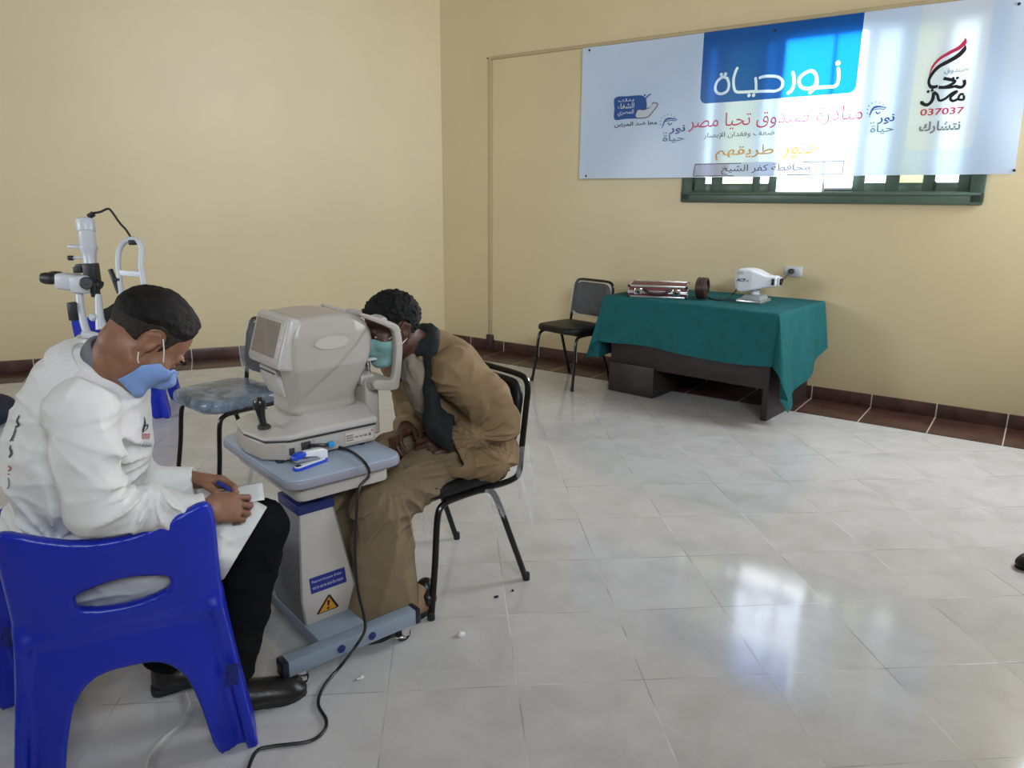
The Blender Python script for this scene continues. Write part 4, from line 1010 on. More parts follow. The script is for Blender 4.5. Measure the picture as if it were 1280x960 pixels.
def shoe_mesh(L=.28, w=.048, h=.06, res=.006, ankle=.10):
    """shoe pointing to +x, heel at x=0, sole on z=0"""
    V = Vol((-.03, -.09, -.01), (L + .03, .09, h + ankle), res)
    V.cap((.045, 0, .035), (.10, 0, .04), .034, .037, .02); V.cap((.10, 0, .040), (L - .06, 0, .020), .039, .027, .03); V.ell((L - .058, .004, .020), (.058, w * .93, .023), k=.03); V.ell((.15, 0, .03), (.10, w * .92, .04), k=.03)
    V.cap((.05, 0, .05), (.045, 0, h + .02), .034, .036, .03)
    V.field(lambda F, X, Y, Z: np.maximum(F, .006 - Z)); up = V.mesh()
    V2 = Vol((-.03, -.09, -.01), (L + .03, .09, .06), res)
    out = sub2d([(.0, 0), (.008, .028), (.04, .036), (.11, .033), (.18, .047), (L - .05, .047), (L - .008, .024), (L, 0.004), (L - .008, -.02), (L - .05, -.043), (.18, -.043), (.11, -.031), (.04, -.034), (.008, -.026)], 3)
    def fn(F, X, Y, Z):
        d2 = poly_sd(X[:, :, 0], Y[:, :, 0], out)[:, :, None] + .002; top = .012 + .012 * np.clip((.085 - X) * 60, 0, 1)
        dz = np.maximum(Z - top, -Z)
        return np.maximum(d2, dz)
    V2.field(fn); return up, V2.mesh()
SHOE = shoe_mesh()
M_shoe = mat('black_leather', (.011, .010, .010), .35, bump=.1, bscale=90); M_sole = mat('black_sole', (.014, .013, .012), .7)
def place(v, loc, ang, flip=False):
    w = v.copy(); 
    if flip: w[:, 1] *= -1
    c, s = math.cos(ang), math.sin(ang); o = w.copy(); o[:, 0] = w[:, 0] * c - w[:, 1] * s; o[:, 1] = w[:, 0] * s + w[:, 1] * c
    return o + np.array(loc, float)
es = Zp(1272, 707, 0.02); shp = thing('shoe', 'toe of a black shoe poking in at the right edge of the floor', 'shoe', (es[0] + .28, es[1] + .06, 0), math.radians(190))
fast('upper', SHOE[0][0], SHOE[0][1], M_shoe, shp); fast('sole', SHOE[1][0], SHOE[1][1], M_sole, shp)
M_scrap = mat('white_paper_scrap', (.8, .79, .77), .8)
for (px, py, s_, lb, nm) in ((576, 795, .022, 'white crumpled paper scrap on the floor below the patient chair', 'paper_scrap'), (450, 849, .02, 'flat white paper scrap on the floor beside the black cord', 'paper_scrap')):
    p = Zp(px, py, 0); V = Vol((-.04, -.04, -.002), (.04, .04, .03), .003); V.ell((0, 0, .005), (s_ * .7, s_ * .5, .010 if py < 800 else .003), k=.004); V.noise(.012, .003, int(px)); V.field(lambda F, X, Y, Z: np.maximum(F, .0005 - Z)); v, q = V.mesh()
    o = fast(nm, v, q, M_scrap); o.location = [float(c) for c in p]; o.rotation_euler.z = .5; tag(o, lb, 'scrap')
for (px, py, lb) in ((620, 747, 'black crumb on the floor right of the patient chair leg'), (641, 739, 'small black crumb on the floor under the rear leg of the patient chair')):
    p = Zp(px, py, 0); V = Vol((-.02, -.02, -.002), (.02, .02, .02), .002); V.ell((0, 0, .004), (.010 if px < 630 else .005, .006, .004), k=.004); V.noise(.008, .002, int(px)); v, q = V.mesh(); o = fast('crumb', v, q, M_blk); o.location = [float(c) for c in p]; tag(o, lb, 'crumb')

# ================================================================== EYE TEST TABLE (lifting column on an H base)
M_tgrey = mat('blue_grey_laminate', (.36, .42, .52), .38); M_edge = mat('grey_soft_edge', (.27, .27, .32), .5)
M_cream = mat('cream_powder_coat', (.48, .44, .40), .42); M_grey = mat('warm_grey_powder_coat', (.20, .20, .205), .4); M_bar = mat('steel_blue_grey_bar', (.24, .29, .36), .35); M_bluec = mat('deep_blue_plastic', (.012, .022, .14), .4)
O5 = ab(.99, 2.20, 0); TZ = .66
tt = thing('instrument_table', 'grey lifting table on a wheeled base, carrying the white eye machine', 'table', O5, TH)
bm = bmesh.new(); prism(bm, rrect(.388, .565, .05, 6), (0, 0, .008), (1, 0, 0), (0, 1, 0), (0, 0, TZ - .008), bevel=.003); obj('table_top', bm, M_tgrey, tt)
bm = bmesh.new(); prism(bm, rrect(.396, .573, .054, 6), (0, 0, .026), (1, 0, 0), (0, 1, 0), (0, 0, TZ - .032), bevel=.007, seg=3); obj('table_edge', bm, M_edge, tt)
bm = bmesh.new(); prism(bm, rrect(.315, .50, .03, 5), (0, 0, .055), (1, 0, 0), (0, 1, 0), (0.005, .005, TZ - .087), bevel=.004); obj('apron', bm, M_cream, tt)
CX, CY = -.042, -.045          # column centre
obj('inner_column', box((CX, CY, .53), (.088, .115, .17), bevel=.004), mat('dull_grey_steel', (.16, .155, .15), .4, .3), tt)
obj('collar', box((CX, CY, .492), (.128, .160, .034), bevel=.005), M_bluec, tt)
def frust(x0, x1, y0, y1, z0, X0, X1, Y0, Y1, z1, bm=None):
    bm = bm or bmesh.new()
    v = [bm.verts.new(p) for p in ((x0, y0, z0), (x1, y0, z0), (x1, y1, z0), (x0, y1, z0), (X0, Y0, z1), (X1, Y0, z1), (X1, Y1, z1), (X0, Y1, z1))]
    for q in ((3, 2, 1, 0), (4, 5, 6, 7), (0, 1, 5, 4), (1, 2, 6, 5), (2, 3, 7, 6), (3, 0, 4, 7)): bm.faces.new([v[i] for i in q])
    return bm
def column_part(xs, ys, pad=0):
    """sleeve that widens downwards, then tucks in near the floor; sections (z, half width x, half width y)"""
    secs = [(.107, .075, .112), (.205, .092, .132), (.476, .058, .076)]
    bm = bmesh.new(); rings = []
    for z, hx, hy in secs:
        rings.append([bm.verts.new((CX + sx * (hx * xs + pad), CY + sy * (hy * ys + pad), z)) for sx, sy in ((-1, -1), (1, -1), (1, 1), (-1, 1))])
    bm.faces.new(rings[0][::-1]); bm.faces.new(rings[-1])
    for a, b in zip(rings, rings[1:]):
        for k_ in range(4): bm.faces.new((a[k_], a[(k_ + 1) % 4], b[(k_ + 1) % 4], b[k_]))
    bmesh.ops.bevel(bm, geom=[e for e in bm.edges if abs(e.verts[0].co.z - e.verts[1].co.z) > .05], offset=.006, segments=2, affect='EDGES', profile=.5)
    return bm
obj('column_sleeve', column_part(1, 1), M_cream, tt)
# grey flanks of the column
def flank(s):
    bm = bmesh.new(); secs = [(.109, .075, .112), (.205, .092, .132), (.474, .058, .076)]; rings = []
    for z, hx, hy in secs:
        x0 = CX + s * (hx - .006); x1 = CX + s * (hx + .004)
        rings.append([bm.verts.new((x0, CY - hy * .97, z)), bm.verts.new((x1, CY - hy * .97, z)), bm.verts.new((x1, CY + hy * .97, z)), bm.verts.new((x0, CY + hy * .97, z))])
    bm.faces.new(rings[0][::-1]); bm.faces.new(rings[-1])
    for a, b in zip(rings, rings[1:]):
        for k_ in range(4): bm.faces.new((a[k_], a[(k_ + 1) % 4], b[(k_ + 1) % 4], b[k_]))
    return bm
for s in (-1, 1): obj('side_cover', flank(s), M_grey, tt)
# near face frame of the sleeve, for the two stickers
def face_pt(x, z):
    hy = np.interp(z, [.107, .205, .476], [.112, .132, .076]); return (CX + x, CY - hy - .0012, z)
def decal(name, pts, material, lift=0.0):
    return pyobj(name, [(p[0], p[1] - lift, p[2]) for p in (face_pt(*q) for q in pts)], [tuple(range(len(pts)))], material, tt, smooth=False)
decal('blue_label', [(-.060, .222), (.066, .222), (.066, .272), (-.060, .272)], mat('blue_label_print', (.015, .025, .20), .35))
M_lab = mat('pale_label_print', (.42, .44, .60), .4)
for zz, tx, x1 in ((.252, 'Please turn the power off when', .052), (.234, 'not in use to save the motor', .055)):
    v, f = text_mesh(tx, bold=.01); k_ = v.max(0)
    pyobj('label_text', [(face_pt(-.053 + p[0] / k_[0] * (x1 + .053), zz + p[1] / k_[1] * .011)) for p in v], f, M_lab, tt, smooth=False).location.y = -.0012
decal('warning_triangle', [(-.038, .135), (.034, .135), (.038, .139), (.003, .200), (-.004, .200), (-.042, .139)], mat('black_sign_print', (.015, .012, .01), .4))
decal('warning_yellow', [(-.033, .139), (.029, .139), (-.001, .193)], mat('orange_yellow_print', (.62, .27, .02), .4), .0008)
decal('warning_mark', [(-.006, .179), (.003, .179), (.001, .157), (-.004, .157)], M_dark, .0016); decal('warning_mark', [(-.006, .152), (.003, .152), (.003, .144), (-.006, .144)], M_dark, .0016)
# H base
yb = -.2875
for yy, nm in ((yb, 'foot_bar'), (.235, 'foot_bar')):
    o = obj(nm, box((-.022, yy, .083), (.455, .048, .052), bevel=.004), M_bar, tt)
    for sx in (-1, 1): e = obj('end_cap', box((-.022 + sx * .234, yy, .083), (.022, .052, .056), bevel=.006), mat('black_cap', (.012, .014, .025), .35), o)
    for x in (-.055, .055): obj('bolt_plug', lathe(bmesh.new(), [(.0, .0), (.0135, 0), (.0135, .003), (.010, .005), (0, .005)], (x - .02, yy - .0235, .083), (0, -1, 0), 18), M_bluec, o)
obj('cross_beam', box((CX, -.026, .085), (.165, .48, .042), bevel=.004), M_bar, tt)
for x in (-.205, .165):
    for yy in (yb, .235):
        w_ = obj('caster', lathe(bmesh.new(), [(0, -.012), (.022, -.012), (.026, -.006), (.026, .006), (.022, .012), (0, .012)], (x, yy, .0265), (0, 1, 0), 20), M_foot, tt)
        bm = bmesh.new(); bx(bm, (x, yy, .056), (.04, .034, .008), bevel=.002); bx(bm, (x, yy - .016, .040), (.03, .004, .036), bevel=.002); bx(bm, (x, yy + .016, .040), (.03, .004, .036), bevel=.002); obj('caster_fork', bm, M_chrome, w_)
        bm = bmesh.new(); bx(bm, (x - .03, yy - .02, .036), (.05, .022, .006), Matrix.Rotation(.35, 3, 'Y'), bevel=.002); obj('brake_lever', bm, M_chrome, w_)

# ================================================================== AUTOREFRACTOR
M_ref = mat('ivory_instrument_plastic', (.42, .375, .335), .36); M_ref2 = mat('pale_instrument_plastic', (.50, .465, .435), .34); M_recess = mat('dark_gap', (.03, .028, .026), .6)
rf = thing('autorefractor', 'white eye testing machine with tilted screen, joystick and face frame on the grey table', 'eye machine', O5 + np.array([0, 0, TZ]), TH)
# fixed base
bm = bmesh.new(); pts = [(-.135, -.13), (.178, -.13), (.178, .13), (-.135, .13), (-.190, .085), (-.204, .0), (-.190, -.085)]
prism(bm, pts, (0, 0, .058), (1, 0, 0), (0, 1, 0), (0, 0, .012), bevel=.006, seg=3); obj('base', bm, M_ref, rf)
obj('base_underside', box((0, 0, .0065), (.29, .20, .013), bevel=.002), M_recess, rf)
for x in (-.14, .14):
    for y in (-.1, .1): obj('rubber_foot', lathe(bmesh.new(), [(.013, 0), (.015, .004), (.013, .013)], (x, y, 0), seg=12), M_foot, rf)
obj('socket_recess', box((-.115, -.1305, .038), (.018, .003, .022), bevel=.0008), M_recess, rf)
obj('inlet_recess', box((-.068, -.1305, .045), (.032, .003, .030), bevel=.0008), M_recess, rf)
obj('cover_panel', box((-.0, -.1308, .050), (.085, .003, .026), bevel=.001), mat('greyer_panel', (.42, .40, .37), .45), rf)
# moving stage
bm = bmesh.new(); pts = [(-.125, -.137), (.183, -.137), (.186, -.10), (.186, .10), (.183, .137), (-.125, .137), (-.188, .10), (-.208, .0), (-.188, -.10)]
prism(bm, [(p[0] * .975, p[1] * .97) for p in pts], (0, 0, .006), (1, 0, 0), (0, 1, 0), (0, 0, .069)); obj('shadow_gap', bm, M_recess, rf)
Vs = Vol((-.225, -.16, .06), (.21, .16, .15), .004)
def fstage(F, X, Y, Z):
    d2 = poly_sd(X[:, :, 0], Y[:, :, 0], pts)[:, :, None] + .006
    top = .094 + .030 * np.clip((X + .10) / .06, 0, 1) * np.clip((.150 - np.abs(Y)) / .09, 0, 1) - .05 * np.clip(np.abs(Y) - .085, 0, 1) - .12 * np.clip(-.125 - X, 0, 1)
    dz = np.maximum(Z - top, .0755 - Z) + .005
    return np.sqrt(np.maximum(d2, 0) ** 2 + np.maximum(dz, 0) ** 2) + np.minimum(np.maximum(d2, dz), 0) - .006
Vs.field(fstage); v, q = Vs.mesh(); fast('moving_stage', v, q, M_ref2, rf)
# joystick
jx, jy = -.150, -.030
bm = lathe(bmesh.new(), [(.020, .088), (.020, .095), (.016, .099), (0, .10)], (jx, jy, .004)); obj('joystick_boot', bm, M_recess, rf)
bm = tubeb([(jx, jy, .095), (jx - .006, jy, .13), (jx - .010, jy, .165)], [.011, .0105, .013, .016], seg=16); lathe(bm, [(.018, 0), (.0195, .006), (.019, .022), (.0165, .028), (0, .029)], (jx - .010, jy, .158), seg=18); js = obj('joystick', bm, mat('black_joystick', (.012, .012, .013), .25), rf)
obj('joystick_button', lathe(bmesh.new(), [(.008, 0), (.008, .006), (.006, .009), (0, .009)], (jx - .008, jy, .1855), seg=14), M_dark, js)
# head: rounded body seen from the side as a polygon in x,z
hp = sub2d([(-.060, .437), (-.02, .444), (.055, .447), (.120, .440), (.172, .420), (.203, .385), (.212, .345), (.206, .305), (.190, .265), (.172, .22), (.156, .17), (.148, .118), (-.058, .118), (-.070, .17), (-.078, .22), (-.090, .29), (-.085, .38)], 3)
Vh = Vol((-.14, -.16, .09), (.23, .16, .49), .0042)
def fhead(F, X, Y, Z):
    d2 = poly_sd(X[:, 0, :], Z[:, 0, :], hp)[:, None, :] + .022
    hw = .072 + .043 * np.clip((Z - .15) / .13, 0, 1) - .010 * np.clip((Z - .385) / .06, 0, 1) - .018 * np.clip((X - .13) / .07, 0, 1)
    # shallow sweep across the flank, from low at the screen side to high at the face side
    hw = hw + .007 * np.clip((Z - .17 - .9 * (X + .05)) / .02, 0, 1) * np.clip((X + .10) / .1, 0, 1) - .004
    dy = np.abs(Y) - hw + .022
    return np.sqrt(np.maximum(d2, 0) ** 2 + np.maximum(dy, 0) ** 2) + np.minimum(np.maximum(d2, dy), 0) - .022
Vh.field(fhead)
v, q = Vh.mesh(); fast('head', v, q, M_ref, rf)
bm = bmesh.new(); prism(bm, rrect(.195, .135, .03, 4), (0, 0, .03), (1, 0, 0), (0, 1, 0), (.037, 0, .106)); obj('head_neck', bm, M_ref, rf)
def flank_y(x, z):
    hw = .072 + .043 * np.clip((z - .15) / .13, 0, 1) - .010 * np.clip((z - .385) / .06, 0, 1) - .018 * np.clip((x - .13) / .07, 0, 1) + .007 * np.clip((z - .17 - .9 * (x + .05)) / .02, 0, 1) - .004
    return -(hw + .0015)
for k_ in range(3):      # vent slots along the shoulder
    P = [(x, flank_y(x, .385) + .012 + .0009 * k_ * 0, .428 - .0105 * k_ + .004 * math.sin((x + .01) * 20) ) for x in np.linspace(-.012, .10, 8)]
    dpth = [.040, .021, .010][k_]
    P = [(p[0], flank_y(p[0], .385) + dpth, p[2]) for p in P]
    obj('vent_slot', tubeb(P, .0026, seg=6), M_recess, rf)
bm = bmesh.new(); vv = [(.045 + .058 * math.cos(a), .0, .360 + .021 * math.sin(a)) for a in np.linspace(0, 2 * math.pi, 28, endpoint=False)]
pyobj('oval_badge', [(x, flank_y(x, z) - .001, z) for x, _, z in vv], [tuple(range(28))], mat('faint_oval_badge', (.50, .46, .41), .3), rf, smooth=False)
# screen unit, leaning back on the operator's side
tl = math.radians(17); Rs = Matrix.Rotation(tl, 3, 'Y')
sc_c = (-.070, .0, .358)
o = obj('screen_housing', box(sc_c, (.070, .212, .168), Rs, bevel=.014, seg=3), M_ref2, rf)
bzl = Vector(sc_c) + Rs @ Vector((-.0365, 0, 0))
obj('screen_bezel', box(bzl, (.006, .186, .142), Rs, bevel=.002), M_ref, rf)
scr = Vector(sc_c) + Rs @ Vector((-.0402, .005, .004))
sm = bpy.data.materials.new('glossy_screen'); sm.use_nodes = True; b_ = sm.node_tree.nodes['Principled BSDF']; b_.inputs['Base Color'].default_value = (.17, .125, .10, 1); b_.inputs['Roughness'].default_value = .08; b_.inputs['Specular IOR Level'].default_value = .8
so_ = obj('screen', box(scr, (.002, .148, .110), Rs), sm, rf)
M_wrap2 = film('screen_dust_film', (.6, .55, .5), .14, .15)
obj('screen_film', box(Vector(sc_c) + Rs @ Vector((-.0418, .005, .004)), (.0008, .152, .113), Rs), M_wrap2, rf)
for k_ in range(4): obj('screen_button', box(Vector(sc_c) + Rs @ Vector((-.0402, -.084, .040 - .027 * k_)), (.002, .008, .014), Rs, bevel=.0006), M_ref2, rf)
# printer door under the screen
bm = bmesh.new(); prism(bm, [(-.100, .270), (-.065, .270), (-.050, .178), (-.075, .178), (-.098, .235)], (0, .115, 0), (1, 0, 0), (0, 0, 1), (0, -.03, 0), bevel=.006); obj('printer_door', bm, M_ref2, rf)
obj('printer_slit', box((-.088, .027, .258), (.03, .10, .003)), M_recess, rf)
bm = bmesh.new(); prism(bm, [(-.083, .265), (-.05, .265), (-.04, .20), (-.065, .212)], (0, .05, 0), (1, 0, 0), (0, 0, 1), (0, -.088, 0), bevel=.008); obj('lower_panel', bm, M_ref, rf)
obj('panel_label', box((-.056, -.092, .247), (.025, .004, .006), bevel=.001), mat('brown_panel_mark', (.30, .2, .13), .5), rf)
# rating plate and stickers on the base
M_plate = mat('pale_rating_plate', (.56, .52, .47), .5); M_plp = mat('plate_print', (.22, .18, .16), .6)
obj('rating_plate', box((.118, -.1305, .042), (.10, .002, .036)), M_plate, rf)
bm = bmesh.new()
for i, (x, w_, hh) in enumerate(((.083, .026, .026), (.108, .012, .010), (.124, .012, .010), (.140, .012, .014), (.156, .010, .020))):
    for z in ((.033, .041, .049) if i == 0 else (.040,)): bx(bm, (x, -.1318, z), (w_, .0006, .004 if i == 0 else hh * .5))
obj('plate_lines', bm, M_plp, rf)
obj('red_mark', box((.164, -.1318, .052), (.005, .0006, .005)), mat('red_mark', (.4, .05, .04), .5), rf)
# face frame: post, foot, arch with forehead rest, chin rest
bm = bmesh.new(); bx(bm, (.212, 0, .108), (.052, .15, .20), bevel=.012, seg=3); bx(bm, (.207, 0, .20), (.055, .115, .04), bevel=.010); obj('face_frame_post', bm, M_ref, rf)
def arch_side(s):
    pr = sub2d([(.195, .182), (.272, .170), (.287, .195), (.298, .262), (.303, .32), (.296, .372), (.282, .392), (.24, .412), (.16, .440), (.155, .430), (.228, .396), (.264, .376), (.273, .356), (.277, .31), (.271, .25), (.257, .208), (.195, .214)], 4)
    bm = bmesh.new(); prism(bm, pr, (0, s * .022, 0), (1, 0, 0), (0, 0, 1), (0, s * .098, 0), bevel=.004); return bm
for s in (-1, 1): obj('face_frame_arm', arch_side(s), M_ref, rf)
bm = bmesh.new(); bx(bm, (.233, 0, .190), (.085, .20, .034), bevel=.010, seg=3); obj('face_frame_foot', bm, M_ref, rf)
bm = tubeb([(.243, -.105, .407), (.250, -.06, .409), (.250, .06, .409), (.243, .105, .407)], .012); obj('forehead_rest', bm, M_ref2, rf)
bm = tubeb([(.245, 0, .21), (.245, 0, .258)], .009, smooth=False); obj('chin_post', bm, M_chrome, rf)
bm = bmesh.new(); bx(bm, (.25, 0, .262), (.062, .075, .010), bevel=.004); obj('chin_rest', bm, M_wplast, rf)
# stapler
def tl_(x, y, z): return O5 + AX * x + BX * y + np.array([0, 0, z])
s0 = Zp(385, 580, TZ); s1 = Zp(413, 570, TZ); ang = math.atan2(s1[1] - s0[1], s1[0] - s0[0]); sm0 = Zp(388, 582, TZ)
sp_ = thing('stapler', 'blue and white stapler lying open on the near edge of the grey table', 'stapler', sm0, ang)
M_sb = mat('blue_stapler_plastic', (.012, .06, .55), .3); M_sw = mat('white_stapler_plastic', (.72, .73, .77), .3)
LS = .125
bm = bmesh.new(); prism(bm, rrect(LS, .030, .012, 5), (0, 0, .008), (1, 0, 0), (0, 1, 0), (0, 0, .0), bevel=.002); obj('base', bm, M_sb, sp_)
bm = bmesh.new(); prism(bm, rrect(LS - .012, .022, .010, 5), (0, 0, .004), (1, 0, 0), (0, 1, 0), (0, 0, .008), bevel=.001); obj('base_plate', bm, M_sw, sp_)
obj('anvil', box((-.045, 0, .0128), (.016, .014, .002), bevel=.0008), M_dark, sp_)
Ru = Matrix.Rotation(math.radians(-11), 3, 'Y')
bm = bmesh.new(); prism(bm, [(.062, .010), (.062, .036), (.045, .046), (-.01, .052), (-.03, .052), (-.03, .038), (.02, .026), (.035, .012)], (0, .024, 0), (1, 0, 0), (0, 0, 1), (0, -.012, 0), bevel=.004, seg=3); obj('arm', bm, M_sw, sp_)
bm = bmesh.new(); prism(bm, sub2d([(-.024, .052), (-.045, .053), (-.06, .048), (-.064, .038), (-.058, .034), (-.03, .036), (-.02, .044)], 3), (0, .026, 0), (1, 0, 0), (0, 0, 1), (0, -.013, 0), bevel=.004, seg=3); obj('thumb_cap', bm, M_sb, sp_)
bm = bmesh.new(); prism(bm, [(.03, .014), (.03, .022), (-.056, .036), (-.056, .026)], (0, .013, 0), (1, 0, 0), (0, 0, 1), (0, -.0065, 0)); obj('magazine', bm, M_chrome, sp_)
# power cord of the machine: from the inlet, over the table edge, down and along the floor
cp = [tl_(-.060, -.134, TZ + .045), tl_(-.05, -.150, TZ + .05), tl_(-.01, -.165, TZ + .046), Zp(404, 558, TZ + .020), Zp(420, 558, TZ + .018), Zp(440, 565, TZ + .012), tl_(.050, -.290, TZ + .006), tl_(.054, -.303, TZ - .03), Zp(449, 610, .62), D(446, 640, 2.17), D(444, 690, 2.22), D(447, 735, 2.26), D(455, 770, 2.26), D(456, 788, 2.235), D(446, 806, 2.20), Zp(428, 830, .02), Zp(405, 858, .006), Zp(398, 880, .006), Zp(408, 900, .006), Zp(404, 915, .006), Zp(385, 927, .006), Zp(340, 933, .006), Zp(320, 940, .006), Zp(308, 970, .006), Zp(300, 1010, .006)]
o = obj('power_cord', tubeb(cp, .0048, seg=8, n=7), M_dark); CORD = o
o = obj('cable_tie', box(tl_(.0, -.166, TZ + .047), (.022, .018, .018), Matrix.Rotation(TH, 3, 'Z'), bevel=.005), mat('light_blue_plastic', (.03, .30, .62), .35)); tag(o, 'small light blue clip on the black power cord by the stapler', 'clip')
o = obj('extension_lead', tubeb([Zp(182, 965, .006), Zp(190, 940, .006), Zp(205, 922, .006), Zp(225, 905, .006), Zp(236, 882, .006), Zp(232, 866, .006)], .004, seg=8), mat('white_cable', (.62, .6, .56), .5)); tag(o, 'white cable lying on the floor under the blue chair, nearer loop', 'cable')

# ================================================================== PEOPLE
rf.scale = (1, 1.18, 1); rf.location = [float(v) for v in (O5 + BX * .022 + np.array([0, 0, TZ]))]
bpy.context.view_layer.update(); CORD.parent = rf; CORD.matrix_parent_inverse = rf.matrix_world.inverted(); CORD['label'] = 'black power cord winding over the floor'
def skin_mat(name, col, red=.25):
    mt = mat(name, col, .5, var=.16, vscale=30, bump=.06, bscale=220, spec=.4, subs=.12); return mt
M_skin1 = skin_mat('light_brown_skin', (.245, .115, .068)); M_skin2 = skin_mat('dark_brown_skin', (.085, .036, .024))
def hair_mat(name, col, sc):
    return mat(name, col, .6, var=.5, vscale=sc, bump=.5, bscale=sc * 3, spec=.2)
M_hair1 = hair_mat('short_black_hair', (.007, .0055, .005), 90); M_hair2 = hair_mat('curly_black_hair', (.004, .0035, .0035), 120)

def frame(fdir, pitch, roll=0.0):
    """head axes as columns: x = wearer's right, y = face, z = up"""
    f = nrm([fdir[0], fdir[1], 0]); r = np.array([f[1], -f[0], 0]); F = f * math.cos(pitch) - np.array([0, 0, 1]) * math.sin(pitch); U = f * math.sin(pitch) + np.array([0, 0, 1.]) * math.cos(pitch)
    r2 = r * math.cos(roll) + U * math.sin(roll); U2 = -r * math.sin(roll) + U * math.cos(roll)
    return np.stack([r2, F, U2], 1)
def face_sdf(V, plain=False, k=.014):
    V.ell((0, -.014, .032), (.075, .097, .086), k=k); V.ell((0, .026, -.035), (.060, .068, .088), k=.02)
    for s in (-1, 1):
        V.cap((s * .050, .0, -.055), (s * .022, .060, -.098), .024, .019, .022)
        V.ell((s * .042, .056, -.028), (.024, .026, .024), k=.022)
    V.ell((0, .072, -.102), (.020, .017, .016), k=.016)
    if plain:
        V.cap((0, .088, -.004), (0, .104, -.036), .014, .018, .02)
    return V
def make_head(neck_to, neck_r, c, M, res=.003):
    """returns skin mesh (head + neck) in world space and the smooth field used for hair and mask"""
    nl = M.T @ (np.array(neck_to) - c)
    lo = np.minimum([-.115, -.14, -.16], nl - .08); hi = np.maximum([.115, .15, .15], nl + .08)
    V = Vol(lo, hi, res); face_sdf(V)
    V.cap((-.034, .080, .020), (-.008, .088, .017), .011, .010, .010); V.cap((.008, .088, .017), (.034, .080, .020), .010, .011, .010)
    for s in (-1, 1): V.ell((s * .031, .094, .001), (.018, .014, .011), k=.008, op='sub'); V.ell((s * .031, .0745, .000), (.0125, .0125, .0115), k=.003); V.cap((s * .018, .083, .0075), (s * .044, .075, .006), .0035, .003, .004)
    V.cap((0, .090, .006), (0, .110, -.034), .0075, .0115, .010)
    for s in (-1, 1): V.ell((s * .012, .101, -.038), (.009, .010, .008), k=.007)
    V.cap((-.020, .084, -.064), (.020, .084, -.064), .0065, None, .006); V.cap((-.016, .083, -.075), (.016, .083, -.075), .0075, None, .006); V.cap((-.022, .093, -.0695), (.022, .093, -.0695), .0025, None, .003, 'sub')
    for s in (-1, 1):
        E_ = frame((0, 1), 0)
        V.ell((s * .077, -.012, -.004), (.0095, .019, .030), k=.006); V.ell((s * .072, -.006, -.036), (.008, .011, .012), k=.006)
        V.cap((s * .084, -.028, .010), (s * .083, -.012, .024), .0055, .005, .006); V.cap((s * .083, -.012, .024), (s * .081, .005, .012), .005, .004, .006)
        V.cap((s * .084, -.028, .010), (s * .080, -.018, -.030), .0055, .005, .006)
        V.ell((s * .091, -.008, -.002), (.010, .010, .015), k=.005, op='sub')
    V.cap((0, -.030, -.050), nl * .55 + np.array([0, -.012, -.02]), neck_r, neck_r * 1.0, .03); V.cap(nl * .5 + np.array([0, -.012, -.02]), nl, neck_r, neck_r * 1.25, .03)
    v, q = V.mesh()
    return c + v @ M.T, q
def eye_parts(c, M, par, loc, opening=.5):
    E_w = bpy.data.materials.get('eye_white') or mat('eye_white', (.42, .38, .34), .25)
    E_d = bpy.data.materials.get('dark_iris') or mat('dark_iris', (.02, .012, .008), .15)
    for s in (-1, 1):
        def shaped(prof, sx, sz, dz=0.0):
            bm = lathe(bmesh.new(), prof, (0, 0, 0), (0, 1, 0), 20)
            for v in bm.verts: v.co = Vector(c + M @ np.array([s * .031 + v.co.x * sx, .0752 + v.co.y, .0005 + dz + v.co.z * sz]) - loc)
            return bm
        e = obj('eye', shaped([(0, .0126), (.004, .0119), (.008, .0096), (.0105, .0066), (.0115, .0030)], 1.0, opening), E_w, par)
        obj('iris', shaped([(0, .0131), (.003, .0129), (.0052, .0115), (.0050, .0105)], 1.0, min(1, opening * 1.5)), E_d, e)
def hair_mesh(c, M, thick, line, extra=None, res=.003, seed=1, namp=.0022, nsc=.012, brows=True):
    V = Vol((-.115, -.15, -.12), (.115, .14, .17), res); face_sdf(V)
    ys = [p[0] for p in line]; zs = [p[1] for p in line]
    V.noise(nsc, namp, seed)
    def fn(F, X, Y, Z):
        g = np.interp(Y, ys, zs) + 0 * X
        # keep the side of the face free in front of the ears, and clear round the ear
        S = F - thick * np.clip((Z - g) / .03 + .35, 0.25, 1)
        d = np.maximum(S, (g - Z) * .75)
        ear = .026 - np.sqrt((Y + .008) ** 2 + ((Z - .002) * .75) ** 2) + 0 * X
        d = np.maximum(d, np.where(np.abs(X) > .05, ear, -1))
        return d
    V.field(fn)
    if extra: extra(V)
    v, q = V.mesh(); return c + v @ M.T, q
def mask_mesh(c, M, lo_z=-.116, hi_z=-.002, off=.006, res=.0022):
    V = Vol((-.10, -.03, -.15), (.10, .15, .03), res); face_sdf(V, True)
    def fn(F, X, Y, Z):
        pl = .0013 * np.sin(Z * 170) * np.clip((.075 - np.abs(X)) / .03, 0, 1)
        sh = np.abs(F - off - pl) - .0024
        top = Z - (hi_z - 3.2 * X ** 2); bot = (lo_z + 1.2 * X ** 2) - Z
        sd = np.maximum(((Z + .006) * .72 - (Y - .054)) * .8, .020 - Y)
        return np.maximum(np.maximum(sh, np.maximum(top, bot) * .8), sd)
    V.field(fn); v, q = V.mesh(); return c + v @ M.T, q
